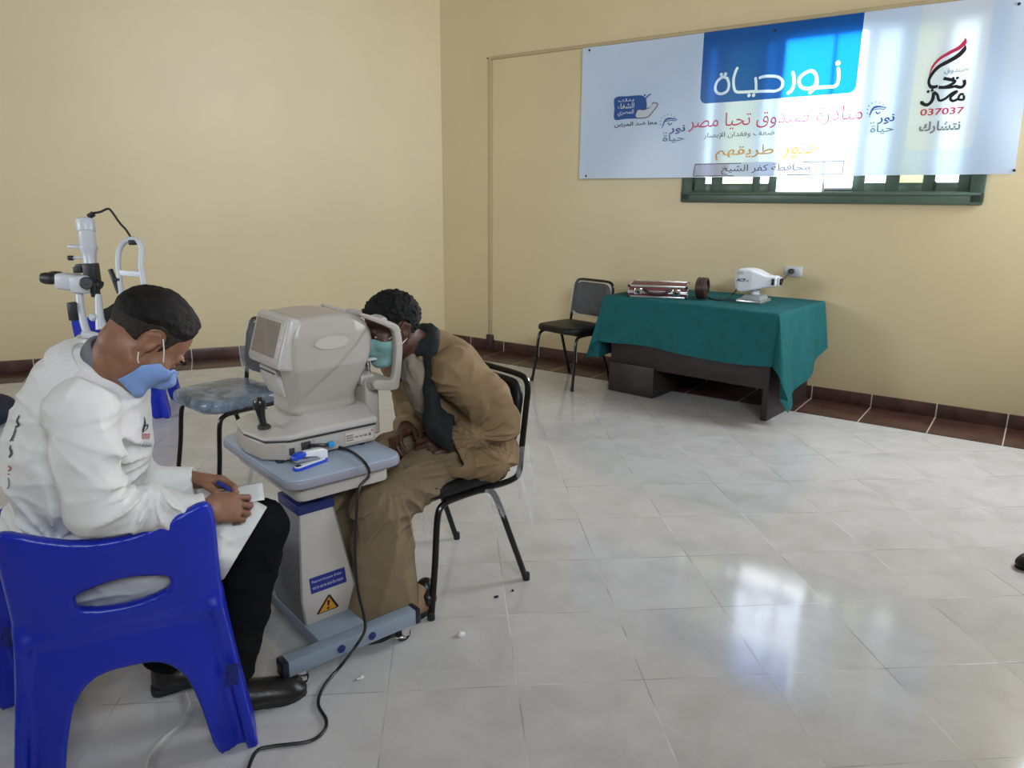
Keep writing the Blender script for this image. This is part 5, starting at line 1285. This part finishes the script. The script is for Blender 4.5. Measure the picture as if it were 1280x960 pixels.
def hand(V, w, d, n, side, curls, k=.006, sc=1.0, thumb=(.55, .7, .35), tc=.35, spread=.06):
    """w wrist, d finger direction, n palm normal, side=+1: thumb towards cross(d,n)"""
    d = nrm(d); n = nrm(n - d * (np.array(n) @ d)); s = np.cross(d, n) * side
    kn = [(.030, .088, .0), (.010, .093, -.003), (-.011, .089, -.002), (-.030, .079, .003)]
    ln = [(.040, .025, .021), (.045, .028, .022), (.041, .026, .021), (.032, .020, .019)]; rr = [.0090, .0092, .0088, .0078]
    w = np.array(w, float)
    V.cap(w - d * .05 * sc, w, .027 * sc, .025 * sc, .012)
    for (a, b, e) in kn: V.cap(w + (d * .010 + s * a * .62) * sc, w + (d * (b - .006) + s * a - n * e) * sc, .0155 * sc, .0115 * sc, .012)
    V.ell(w + (d * .035 + s * .026 + n * .008) * sc, np.array([.030, .017, .016]) * sc, np.stack([d, s, n]), .012)
    for i, (a, b, e) in enumerate(kn):
        p = w + (d * b + s * a - n * e) * sc; dd = nrm(d + s * (a / .03) * spread); ang = 0
        for j in range(3):
            ang += curls[i][j]; v = dd * math.cos(ang) + n * math.sin(ang); q = p + v * ln[i][j] * sc
            V.cap(p, q, rr[i] * sc * (1 - .10 * j), rr[i] * sc * (.92 - .12 * j), .004); p = q
    p = w + (d * .026 + s * .030 + n * .006) * sc; t = nrm(d * thumb[0] + s * thumb[1] + n * thumb[2])
    q = p + t * .040 * sc; V.cap(p, q, .0140 * sc, .0110 * sc, .010); t2 = nrm(t + d * tc - s * tc * .8 + n * tc * .3); q2 = q + t2 * .031 * sc; V.cap(q, q2, .0108 * sc, .0098 * sc, .005)
    t3 = nrm(t2 + d * tc * .7 - s * tc * .5); V.cap(q2, q2 + t3 * .024 * sc, .0098 * sc, .0078 * sc, .005)
    return V
def bbox(pts, pad): P = np.array(pts); return P.min(0) - pad, P.max(0) + pad
CURL = [[.5, .6, .4], [.6, .7, .45], [.7, .75, .45], [.75, .8, .5]]

# ------------------------------------------------------------------ man in the white coat
fd = nrm([.93, .36, 0]); fl = np.array([fd[1], -fd[0], 0])      # facing; his right (towards the camera)
Zu = np.array([0, 0, 1.])
pel = D(92, 690, 1.98); pel[2] = .545
neck = D(143, 455, 1.82); hc = D(184, 424, 1.80)
shR = D(99, 518, 1.668); shL = shR - fl * .36 + fd * .03
elR = D(122, 636, 1.66); wrR = D(252, 638, 1.87); haR = D(296, 634, 1.93)
wrL = D(243, 600, 2.10); elL = D(165, 610, 2.06)
knR = D(323, 662, 2.14); knL = D(266, 690, 2.34)
anR = D(290, 834, 2.12); anL = D(205, 818, 2.20)
p1_root = np.array([pel[0], pel[1], 0.0])
doc = thing('person', 'seated man in a white coat and blue mask bent over papers', 'person', p1_root)
fh = nrm([math.cos(math.radians(38)), math.sin(math.radians(38)), 0])
HM = frame(fh, math.radians(55), math.radians(-2))
parts = [make_head(neck + np.array([-.03, 0, -.05]), .052, hc, HM)]
# right hand on the paper: back of the hand up and to the camera
V = Vol(*bbox([wrR, haR, wrR + fd * .2], .08), .0028)
hd = nrm(haR - wrR); hand(V, wrR + hd * .012, hd + np.array([0, 0, -.02]), -.75 * fl - .55 * Zu, 1, [[.45, .75, .45], [.55, .8, .5], [.65, .85, .5], [.75, .9, .5]], thumb=(.8, .35, .5), sc=.96); parts.append(V.mesh())
V = Vol(*bbox([wrL, wrL + fd * .16], .09), .0028)
hand(V, wrL + fd * .0, nrm(fd + np.array([.0, -.3, -.12])), -.65 * Zu + .6 * fl, -1, [[.5, .8, .5], [.7, .9, .5], [.85, .9, .5], [.9, .95, .5]], thumb=(.7, .35, .55)); parts.append(V.mesh())
# hidden trunk and limbs under the clothes
V = Vol(*bbox([pel, neck, elR, wrR, wrL, elL, knR, knL, anR, anL], .16), .011)
V.chain([pel, D(100, 560, 1.86), D(118, 500, 1.83)], [.115, .105, .09], .05); V.cap(D(112, 500, 1.83), neck, .07, .05, .04); V.cap(shR + fl * -.03, shL + fl * .03, .05, None, .04)
V.chain([shR, elR, wrR], [.045, .036, .024], .02); V.chain([shL, elL, wrL], [.045, .036, .024], .02)
V.chain([pel + fl * .08, knR, anR], [.075, .05, .034], .03); V.chain([pel - fl * .08, knL, anL], [.075, .05, .034], .03)
parts.append(V.mesh())
v, q = join(parts); body = fast('body', v, q, M_skin1, doc, p1_root)
eye_parts(hc, HM, doc, p1_root, .22)
# eyebrows
V = Vol((-.07, .04, -.01), (.07, .13, .06), .002)
for s in (-1, 1): V.chain([(s * .013, .0985, .020), (s * .030, .0945, .0235), (s * .048, .080, .0195)], [.0042, .0045, .003], .004)
v, q = V.mesh(); fast('eyebrows', hc + v @ HM.T, q, M_hair1, doc, p1_root)
# hair: short at the sides, fuller crest on top
def crest(V): 
    V.ell((-.014, .004, .112), (.046, .058, .013), k=.02)
v, q = hair_mesh(hc, HM, .0035, [(-.13, -.050), (-.07, -.050), (-.04, -.042), (-.028, -.034), (-.01, .0), (.012, .010), (.022, -.008), (.030, .012), (.036, .045), (.050, .062), (.062, .085), (.075, .092), (.12, .10)], None, seed=5, namp=.0012, nsc=.01)
fast('cropped_sides', v, q, hair_mat('cropped_dark_hair', (.030, .021, .016), 150), doc, p1_root)
v, q = hair_mesh(hc, HM, .009, [(-.13, -.005), (-.09, .0), (-.05, .020), (-.02, .040), (.02, .046), (.034, .052), (.050, .066), (.062, .085), (.075, .092), (.12, .10)], crest)
fast('hair', v, q, M_hair1, doc, p1_root)
# mask and its ear loops
M_mask1 = mat('pale_blue_mask_cloth', (.20, .32, .62), .75, var=.06, vscale=50); M_loop = mat('white_elastic', (.75, .72, .68), .7)
v, q = mask_mesh(hc, HM); mk = fast('face_mask', v, q, M_mask1, doc, p1_root)
def hl(x, y, z): return hc + HM @ np.array([x, y, z]) - p1_root
bm = bmesh.new()
for s in (1, -1):
    tube(bm, [hl(s * .0635, .050, -.012), hl(s * .074, .028, .006), hl(s * .080, .002, .024)], .0015, seg=6); tube(bm, [hl(s * .064, .022, -.056), hl(s * .074, .006, -.050), hl(s * .080, -.010, -.036)], .0015, seg=6)
obj('ear_loops', bm, M_loop, mk)
# ---- white coat
M_coat = mat('white_nonwoven_coat', (.68, .67, .655), .7, bump=.15, bscale=30, spec=.25)
def M3(a, b, c): return np.stack([nrm(a), nrm(b), nrm(c)])
chest = D(98, 560, 1.865); upper = D(108, 500, 1.835)
lo, hi = bbox([pel, neck, elR, wrR, wrL, elL, knR, shR, shL], .16)
V = Vol(lo, hi, .0052)
spn = nrm(upper - pel); fb = np.cross(fl, spn) * -1
V.ell(chest, (.185, .164, .22), M3(fl, fb, spn), .05); V.ell(pel + Zu * .04, (.20, .165, .15), M3(fl, fd, Zu), .05); V.ell(upper + spn * .0, (.19, .125, .11), M3(fl, fb, spn), .05)
V.cap(upper + spn * .04, neck - spn * .035, .098, .075, .04)
V.chain([shR - fl * .02, shR + fl * -.005, D(106, 570, 1.655), elR], [.068, .066, .063, .060], .035); V.chain([elR, elR * .55 + wrR * .45, wrR], [.058, .052, .042], .02)
V.chain([shL, elL, wrL], [.074, .060, .042], .03)
# skirt of the coat over the thighs, hanging at the near side
th = knR - pel
V.chain([pel + fl * .09, pel + fl * .09 + th * .45, pel + fl * .05 + th * .95], [.120, .110, .100], .04); V.chain([pel - fl * .08, pel - fl * .08 + th * .75], [.12, .10], .05)
V.cap(D(215, 665, 1.93), D(318, 655, 2.05), .045, .040, .04)
for a, b in (((225, 690, 1.90), (258, 712, 1.96)), ((240, 685, 1.92), (300, 700, 1.99)), ((200, 690, 1.88), (235, 716, 1.93))): V.cap(D(*a), D(*b), .030, .012, .03)
# folds: gathers at the elbow and under the arm, creases everywhere else
fx = D(196, 603, 1.75)
V.radial(fx, fl, 12, .018, .06, .18, .4); V.radial(D(66, 530, 1.66), fl, 9, .007, .10, .20, 1.1); V.radial(D(60, 690, 1.75), fl, 12, .012, .08, .22, 2.0); V.radial(D(255, 650, 1.9), fl, 11, .010, .03, .13, .2)
V.crumple(.11, .006, 21, (1, 1, 1.7)); V.crumple(.06, .003, 22, (1.5, 1.5, .8)); V.noise(.02, .0010, 23)
# cut: hem over the knee, cuffs, neck opening
a0, a1, a2 = D(334, 634, 2.06), D(287, 712, 1.96), D(334, 634, 2.6)
hn = nrm(np.cross(a1 - a0, a2 - a0)); hn = hn if hn @ (knR - pel) > 0 else -hn
def cuts(F, X, Y, Z):
    d = (X - a0[0]) * hn[0] + (Y - a0[1]) * hn[1] + (Z - a0[2]) * hn[2]
    F = np.maximum(F, np.where(Z < .70, d, -1))
    return F
V.field(cuts)
dl = nrm(wrL - elL)
def cuff(V, w, d):
    def fn(F, X, Y, Z):
        x, y, z = X - w[0], Y - w[1], Z - w[2]; return np.where(x * x + y * y + z * z < .095 ** 2, np.maximum(F, x * d[0] + y * d[1] + z * d[2]), F)
    V.field(fn); V.cap(w - d * .012, w + d * .05, .0285, .0285, .002, 'sub')
cuff(V, wrR, hd); cuff(V, wrL, dl)
nd = nrm(hc - neck); V.cap(neck - nd * .05, neck + nd * .12, .064, .075, .006, 'sub')
v, q = V.mesh(); coat = fast('coat', v, q, M_coat, doc, p1_root)
# coat collar: stand-up flap round the neck
def loop(c, ax, u, ru, rv, a0, a1, n=26):
    u = nrm(u - ax * (u @ ax)); w = np.cross(ax, u); return [c + u * ru * math.cos(a) + w * rv * math.sin(a) for a in np.linspace(a0, a1, n)]
cax = nrm(.85 * nd + .15 * Zu)
def collar(name, c, ru, rv, h, thick, material, par, fold=0.0, drop=0.0, res=.0035, a0=-2.6, a1=2.6, flare=0.0):
    P = loop(c, cax, -fd, ru, rv, a0, a1, 34); rows = [P, [p + cax * h + nrm(p - c) * flare for p in P]]
    if fold: rows.append([p + nrm(p - c) * fold * .6 + cax * (h - drop * .3) for p in P]); rows.append([p + nrm(p - c) * fold + cax * (h - drop) for p in P])
    V = Vol(*bbox([p for r in rows for p in r], .03), res)
    for r0, r1 in zip(rows, rows[1:]):
        for i in range(len(P) - 1):
            for t_ in np.linspace(0, 1, 12): V.cap(r0[i] * (1 - t_) + r1[i] * t_, r0[i + 1] * (1 - t_) + r1[i + 1] * t_, thick, None, .004)
    v, q = V.mesh(); return fast(name, v, q, material, par, p1_root)
cc = neck - nd * .040
collar('coat_collar', cc - fd * .010 - nd * .006, .084, .080, .030, .0032, M_coat, coat, fold=.030, drop=.052, a0=-2.35, a1=2.35, res=.003)
M_shirt = mat('grey_shirt_cloth', (.16, .16, .18), .8, bump=.1, bscale=200)
collar('shirt_collar', cc + nd * .004, .068, .064, .052, .0045, M_shirt, doc, flare=.004)
# marks printed on the coat
I_coat = mat('coat_print_black', (.02, .02, .03), .6); I_coatr = mat('coat_print_red', (.45, .06, .10), .6); I_coatg = mat('coat_print_grey', (.16, .19, .22), .6)
def surf(px, py, d0=1.45, d1=2.4):
    """first point of the coat surface met when looking along a direction from the camera position"""
    return None
from mathutils.bvhtree import BVHTree
def bvh_of(o, loc): return BVHTree.FromPolygons([tuple(np.array(v.co[:]) + loc) for v in o.data.vertices], [tuple(p.vertices) for p in o.data.polygons])
bt = bvh_of(coat, p1_root)
def on_coat(px, py, lift=.0015):
    d = D(px, py, 1.0) - CAM; h = bt.ray_cast(Vector(CAM), Vector(d).normalized())
    if h[0] is None: return None
    return np.array(h[0][:]) + np.array(h[1][:]) * lift
def coat_text(name, txt, x0, y0, x1, y1, material, arab=True, bold=.0, shear=0.0):
    v, f = text_mesh(shape(txt) if arab else txt, bold=bold); k_ = v.max(0); P = []; ok = set()
    for i, p in enumerate(v):
        a = p[0] / k_[0]; b = p[1] / k_[1]
        h = on_coat(x0 + a * (x1 - x0) + shear * b, y0 + b * (y1 - y0))
        if h is None: h = np.array([0, 0, -9.])
        else: ok.add(i)
        P.append(h - p1_root)
    f = [q_ for q_ in f if all(i in ok for i in q_)]
    if f: pyobj(name, P, f, material, coat, smooth=False)
def coat_strokes(name, lines, w, material):
    Vs_, Fs = strokes([[(x, -y) for x, y in l] for l in lines], w); P = []; ok = set()
    for i, p in enumerate(Vs_):
        h = on_coat(p[0], -p[1]); 
        if h is None: h = np.array([0, 0, -9.])
        else: ok.add(i)
        P.append(h - p1_root)
    f = [q_ for q_ in Fs if all(i in ok for i in q_) and max(np.linalg.norm(P[i] - P[q_[0]]) for i in q_) < .03]
    if f: pyobj(name, P, f, material, coat, smooth=False)
coat_strokes('chest_emblem', [[(180, 521), (180.5, 530), (178.5, 537), (178, 541)], [(180, 533), (184, 531), (183, 536), (179.5, 539)]], [[.6, 2.2, 2.2, 1.2], [1.2, 1.6, 1.0, .8]], I_coat)
coat_text('chest_number', '037037', 176.5, 549, 187, 542, I_coatr, False, .02)
coat_text('chest_lettering', 'نتشارك', 177.5, 560, 189, 552, I_coatg, True, .02)
BO_ = lambda L_: [[(x + 9, y) for x, y in l] for l in L_]
coat_strokes('back_emblem', BO_([[(16, 519), (13, 526), (15, 531), (11, 534)], [(11, 537), (8, 546), (4, 552)], [(12, 532), (10, 540)], [(4, 560), (6, 566), (3, 572)], [(8, 550), (4, 560)]]), [[1.0, 2.6, 3, 1.2], [2.4, 3.2, 1.4], [2, 1], [2.5, 3.4, 2], [2, 2]], I_coat)
coat_strokes('back_number', BO_([[(2, 582), (5, 585), (2, 589)], [(1, 592), (4, 593)]]), [1.6, 1.4], I_coatr)
coat_strokes('back_lettering', BO_([[(2, 597), (3, 606), (1, 611)]]), [1.6], I_coatg)
# ---- trousers and shoes
M_trou1 = mat('black_trouser_cloth', (.007, .007, .008), .85, bump=.25, bscale=70, spec=.08)
V = Vol(*bbox([pel, knR, knL, anR, anL], .16), .007)
V.cap(pel - fl * .08, pel + fl * .08, .105, .105, .04)
V.chain([pel + fl * .085, knR, knR * .45 + anR * .55, anR], [.085, .080, .068, .060], .03); V.chain([pel - fl * .085, knL, knL * .45 + anL * .55, anL], [.085, .078, .068, .056], .03)
V.crumple(.07, .008, 31, (1, 1, .8), .8); V.noise(.025, .002, 32); V.field(lambda F, X, Y, Z: np.maximum(F, .075 - Z))
v, q = V.mesh(); fast('trousers', v, q, M_trou1, doc, p1_root)
def shoe_on(par, root, loc, ang, flip=False, lift=0.0):
    s_ = fast('shoe', place(SHOE[0][0], loc, ang, flip), SHOE[0][1] if not flip else SHOE[0][1][:, ::-1], M_shoe, par, root)
    fast('sole', place(SHOE[1][0], loc, ang, flip), SHOE[1][1] if not flip else SHOE[1][1][:, ::-1], M_sole, s_, root)
    bm = bmesh.new(); c, sn = math.cos(ang), math.sin(ang)
    for i in range(4):
        x = .115 + .022 * i; z = .078 - .010 * i; P = [(x, -.026, z - .012), (x + .004, 0, z + .002), (x, .026, z - .012)]
        tube(bm, [np.array([p[0] * c - p[1] * sn, p[0] * sn + p[1] * c, p[2]]) + np.array(loc) - root for p in P], .0032, seg=6, smooth=False)
    obj('laces', bm, M_dark, s_)
hR = Zp(240, 872, 0.0); tR = Zp(330, 852, 0.0); aR = math.atan2(tR[1] - hR[1], tR[0] - hR[0])
shoe_on(doc, p1_root, (anR[0] - .075 * math.cos(aR), anR[1] - .075 * math.sin(aR), 0), aR)
shoe_on(doc, p1_root, (anL[0] - .05 * math.cos(aR), anL[1] - .05 * math.sin(aR), 0), aR + .15, True)
# ---- pen and papers
M_paper = mat('white_paper', (.74, .75, .77), .7)
pc = D(292, 640, 2.0)
pa, pb_ = nrm(fd + np.array([0, 0, .06])), nrm(-fl + np.array([0, 0, .02]))
Vp = []; Fp = []
p00 = D(262, 640, 2.02)
for i in range(9):
    for j in range(9): x = -.0 + .145 * i / 8; y = -.02 + .12 * j / 8; Vp.append(p00 + pa * x + pb_ * y + Zu * (.010 * math.sin(x * 14) + .004 * math.sin(y * 20) + .008))
for i in range(8):
    for j in range(8): a = i * 9 + j; Fp.append((a, a + 9, a + 10, a + 1))
o = pyobj('paper', Vp, Fp, M_paper); tag(o, 'white sheet of paper on the lap of the man in the white coat', 'paper')
md = o.modifiers.new('thickness', 'SOLIDIFY'); md.thickness = .0012
hp_ = wrL + nrm(fd + np.array([.0, -.3, -.12])) * .075
o = obj('pen', tube(bmesh.new(), [D(272, 603, 2.07), D(287, 612, 2.05)], .0055, seg=12, smooth=False), mat('blue_pen_plastic', (.010, .03, .28), .3)); tag(o, 'blue pen in the far hand of the man in the white coat', 'pen')

# ------------------------------------------------------------------ patient in khaki at the machine
def L7(x, y, z): return O5 + AX * x + BX * y + np.array([0, 0, TZ + z])
pf = -AX; pr_ = np.array([pf[1], -pf[0], 0])            # facing the machine; his right = away from the camera? (near side is his left)
near = -BX
hc2 = L7(.328, .0, .360)
HM2 = frame(pf, math.radians(14))
pel2 = L7(.60, -.005, -.095); nk2 = L7(.455, .0, .285); upp2 = L7(.50, .0, .20); che2 = L7(.565, .0, .07)
shN = L7(.475, -.175, .215); shF = L7(.475, .175, .215)
elN = L7(.605, -.262, .030); wrN = L7(.470, -.175, -.045); elF = L7(.60, .26, -.04); wrF = L7(.43, .08, -.05)
knN = L7(.185, -.135, -.235); knF = L7(.18, .13, -.235); anN = L7(.185, -.16, -.585); anF = L7(.17, .14, -.585)
p2_root = np.array([pel2[0], pel2[1], 0])
pat = thing('person', 'seated man in a khaki robe and dark scarf, face pressed to the eye machine', 'person', p2_root)
parts = [make_head(nk2 + AX * .02 - Zu * .04, .056, hc2, HM2)]
V = Vol(*bbox([wrN, wrN - AX * .12, wrF, wrF - AX * .1], .09), .0032)
hand(V, wrN, -AX * .85 + BX * .45 - Zu * .12, -Zu * .6 + BX * .75, -1, CURL, sc=1.0); parts.append(V.mesh())
V = Vol(*bbox([wrF, wrF - AX * .12], .09), .0032)
hand(V, wrF, -AX * .8 - BX * .5 - Zu * .1, -Zu * .7 - BX * .6, 1, CURL); parts.append(V.mesh())
V = Vol(*bbox([pel2, nk2, elN, elF, wrN, wrF, knN, knF, anN, anF], .15), .011)
V.chain([pel2, che2, upp2], [.12, .11, .09], .05); V.cap(upp2, nk2, .08, .05, .04); V.cap(shN, shF, .05, None, .04)
V.chain([shN, elN, wrN], [.045, .036, .024], .02); V.chain([shF, elF, wrF], [.045, .036, .024], .02)
V.chain([pel2 + near * .09, knN, anN], [.075, .05, .034], .03); V.chain([pel2 - near * .09, knF, anF], [.075, .05, .034], .03)
# bare feet in open shoes
for an, yy in ((anN, -.165), (anF, .145)):
    V.cap(an, L7(.28 if yy < 0 else .225, yy, -.62), .034, .032, .02); V.cap(L7(.27, yy, -.63), L7(.13, yy - .01, -.64), .032, .026, .02)
parts.append(V.mesh())
v, q = join(parts); fast('body', v, q, M_skin2, pat, p2_root)
eye_parts(hc2, HM2, pat, p2_root)
v, q = hair_mesh(hc2, HM2, .011, [(-.13, -.055), (-.07, -.055), (-.045, -.04), (-.03, -.03), (-.01, .0), (.01, .0), (.02, .015), (.036, .045), (.06, .058), (.085, .068), (.12, .075)], None, seed=9, namp=.006, nsc=.009)
fast('hair', v, q, M_hair2, pat, p2_root)
M_mask2 = mat('pale_green_mask_cloth', (.20, .36, .34), .75)
v, q = mask_mesh(hc2, HM2); mk2 = fast('face_mask', v, q, M_mask2, pat, p2_root)
def hl2(x, y, z): return hc2 + HM2 @ np.array([x, y, z]) - p2_root
bm = bmesh.new()
for s in (1, -1):
    tube(bm, [hl2(s * .0635, .050, -.014), hl2(s * .074, .026, -.004), hl2(s * .081, -.002, .010)], .0018, seg=6); tube(bm, [hl2(s * .060, .030, -.060), hl2(s * .074, .010, -.044), hl2(s * .081, -.010, -.030)], .0018, seg=6)
obj('ear_loops', bm, M_loop, mk2)
# ---- khaki robe: trunk, sleeves
M_khaki = mat('khaki_cotton', (.225, .150, .080), .85, var=.08, vscale=10, bump=.15, bscale=160, spec=.2)
lo, hi = bbox([pel2, nk2, elN, elF, wrN, wrF, shN, shF], .17)
V = Vol(lo, hi, .0055)
sp2 = nrm(upp2 - pel2); fb2 = np.cross(BX, sp2)
V.ell(che2 + AX * .035, (.205, .155, .20), M3(BX, fb2, sp2), .05); V.ell(pel2 + Zu * .02 + AX * .02, (.205, .165, .13), M3(BX, AX, Zu), .05); V.ell(upp2 + AX * .035, (.205, .120, .115), M3(BX, fb2, sp2), .05)
V.chain([L7(.46, -.19, -.115), L7(.58, -.225, -.125), L7(.69, -.19, -.13)], [.05, .062, .06], .05); V.chain([L7(.50, .19, -.115), L7(.69, .19, -.13)], [.05, .06], .05)
V.cap(upp2 + AX * .02, nk2 + AX * .015 - sp2 * .03, .10, .078, .04)
V.chain([shN, L7(.555, -.235, .12), elN], [.085, .088, .078], .03); V.chain([elN, wrN], [.074, .052], .02); V.chain([shF, elF, wrF], [.085, .075, .05], .03)
V.radial(L7(.50, -.26, -.01), BX, 11, .018, .06, .17, .3); V.radial(L7(.46, -.20, .17), BX, 9, .007, .09, .19, 1.0); V.radial(L7(.60, -.2, -.12), BX, 12, .012, .05, .17, 2.)
V.crumple(.10, .007, 41, (1, 1, 1.6)); V.crumple(.05, .003, 42, (1.3, 1.3, .8)); V.noise(.018, .001, 43)
dN_ = nrm(wrN - elN); dF_ = nrm(wrF - elF); cuff(V, wrN, dN_); cuff(V, wrF, dF_)
nd2 = nrm(hc2 - nk2); V.cap(nk2 - nd2 * .05, nk2 + nd2 * .1, .062, .07, .006, 'sub')
v, q = V.mesh(); robe = fast('robe', v, q, M_khaki, pat, p2_root)
# pale shirt front and collar showing at the chest
M_sh2 = mat('pale_khaki_shirt', (.24, .195, .15), .8)
V = Vol(*bbox([L7(.36, -.1, .30), L7(.42, .1, .0)], .05), .005); V.ell(L7(.425, -.03, .13), (.14, .05, .075), M3(sp2, fb2, BX), .03); V.chain([L7(.395, -.035, .275), L7(.375, -.060, .225), L7(.372, -.072, .185)], [.010, .016, .004], .008); V.crumple(.04, .004, 5)
v, q = V.mesh(); fast('shirt', v, q, M_sh2, pat, p2_root)
# scarf round the neck, falling in front
M_scarf = mat('dark_grey_green_knit', (.008, .011, .012), .9, var=.4, vscale=25, bump=.4, bscale=120)
V = Vol(*bbox([L7(.33, -.16, .36), L7(.56, .16, -.12)], .12), .005)
nc = nk2 - AX * .012 + Zu * .015
P = [nc + AX * .056 * math.cos(a) - BX * .062 * math.sin(a) + Zu * (.030 * math.cos(a)) for a in np.linspace(-2.3, 2.3, 18)]
V.chain(P, [.020] * 18, .02)
V.chain([L7(.46, -.070, .305), L7(.43, -.10, .25), L7(.405, -.135, .15), L7(.40, -.15, .06), L7(.41, -.16, -.01)], [.020, .023, .025, .030, .036], .02)
V.chain([L7(.405, -.17, .03), L7(.43, -.215, .005), L7(.47, -.245, .0), L7(.50, -.26, .0)], [.050, .056, .046, .030], .02)
V.chain([L7(.42, .06, .25), L7(.41, .07, .16)], [.022, .02], .02)
V.noise(.02, .004, 7, (1, 1, 3)); V.noise(.05, .006, 8)
v, q = V.mesh(); fast('scarf', v, q, M_scarf, pat, p2_root)
# ---- wide trousers of the same khaki
M_khaki2 = mat('khaki_trouser_cotton', (.205, .150, .090), .85, var=.08, vscale=9, bump=.15, bscale=160, spec=.2)
V = Vol(*bbox([pel2, knN, knF, anN, anF], .18), .0065)
V.cap(pel2 - BX * .09 - Zu * .02, pel2 + BX * .09 - Zu * .02, .115, None, .04)
for kn, an, pe in ((knN, anN, pel2 + near * .09), (knF, anF, pel2 - near * .09)):
    V.chain([pe - Zu * .0, pe * .5 + kn * .5, kn], [.100, .092, .084], .03); V.chain([kn, kn * .6 + an * .4, an - Zu * .01], [.084, .092, .108], .03)
V.cap(knN, L7(.075, -.15, -.60), .072, .048, .04); V.cap(knN, L7(.215, -.165, -.57), .07, .045, .04)
V.radial(L7(.31, -.22, -.26), BX, 11, .012, .06, .20, .9); V.radial(L7(.20, -.23, -.12), BX, 17, .016, .16, .55, .5)
V.crumple(.09, .006, 51, (1, 1, 2.4)); V.crumple(.045, .002, 52, (1, 1, 1.5))
V.field(lambda F, X, Y, Z: np.maximum(np.maximum(F, .052 + .02 * np.sin(X * 30) * np.sin(Y * 30) - Z), Z - .72))
v, q = V.mesh(); fast('trousers', v, q, M_khaki2, pat, p2_root)
# sandals
M_tan = mat('tan_leather', (.33, .20, .12), .6)
def sandal(x, y, ang):
    loc = L7(x, y, -TZ); 
    a = TH + math.pi + ang
    s_ = fast('sandal', place(SHOE[1][0] * np.array([1, 1, 1.15]), loc, a), SHOE[1][1], M_sole, pat, p2_root)
    V = Vol((-.02, -.07, 0), (.26, .07, .12), .005); V.cap((.03, 0, .05), (.16, 0, .035), .038, .036, .02); V.cap((.03, 0, .05), (.02, 0, .085), .036, .034, .02); V.field(lambda F, X, Y, Z: np.maximum(F, .02 - Z)); v, q = V.mesh()
    fast('strap', place(v, loc, a), q, M_tan, s_, p2_root)
    V = Vol((-.03, -.07, 0), (.1, .07, .14), .005); V.cap((.01, -.03, .07), (.01, .03, .07), .03, None, .02); V.cap((.0, 0, .03), (-.003, 0, .10), .034, .032, .02); V.field(lambda F, X, Y, Z: np.maximum(np.maximum(F, .012 - Z), X - .035)); v, q = V.mesh()
    fast('heel_cap', place(v, loc, a), q, M_shoe, s_, p2_root)
sandal(.325, -.185, .12); sandal(.27, .145, -.1)
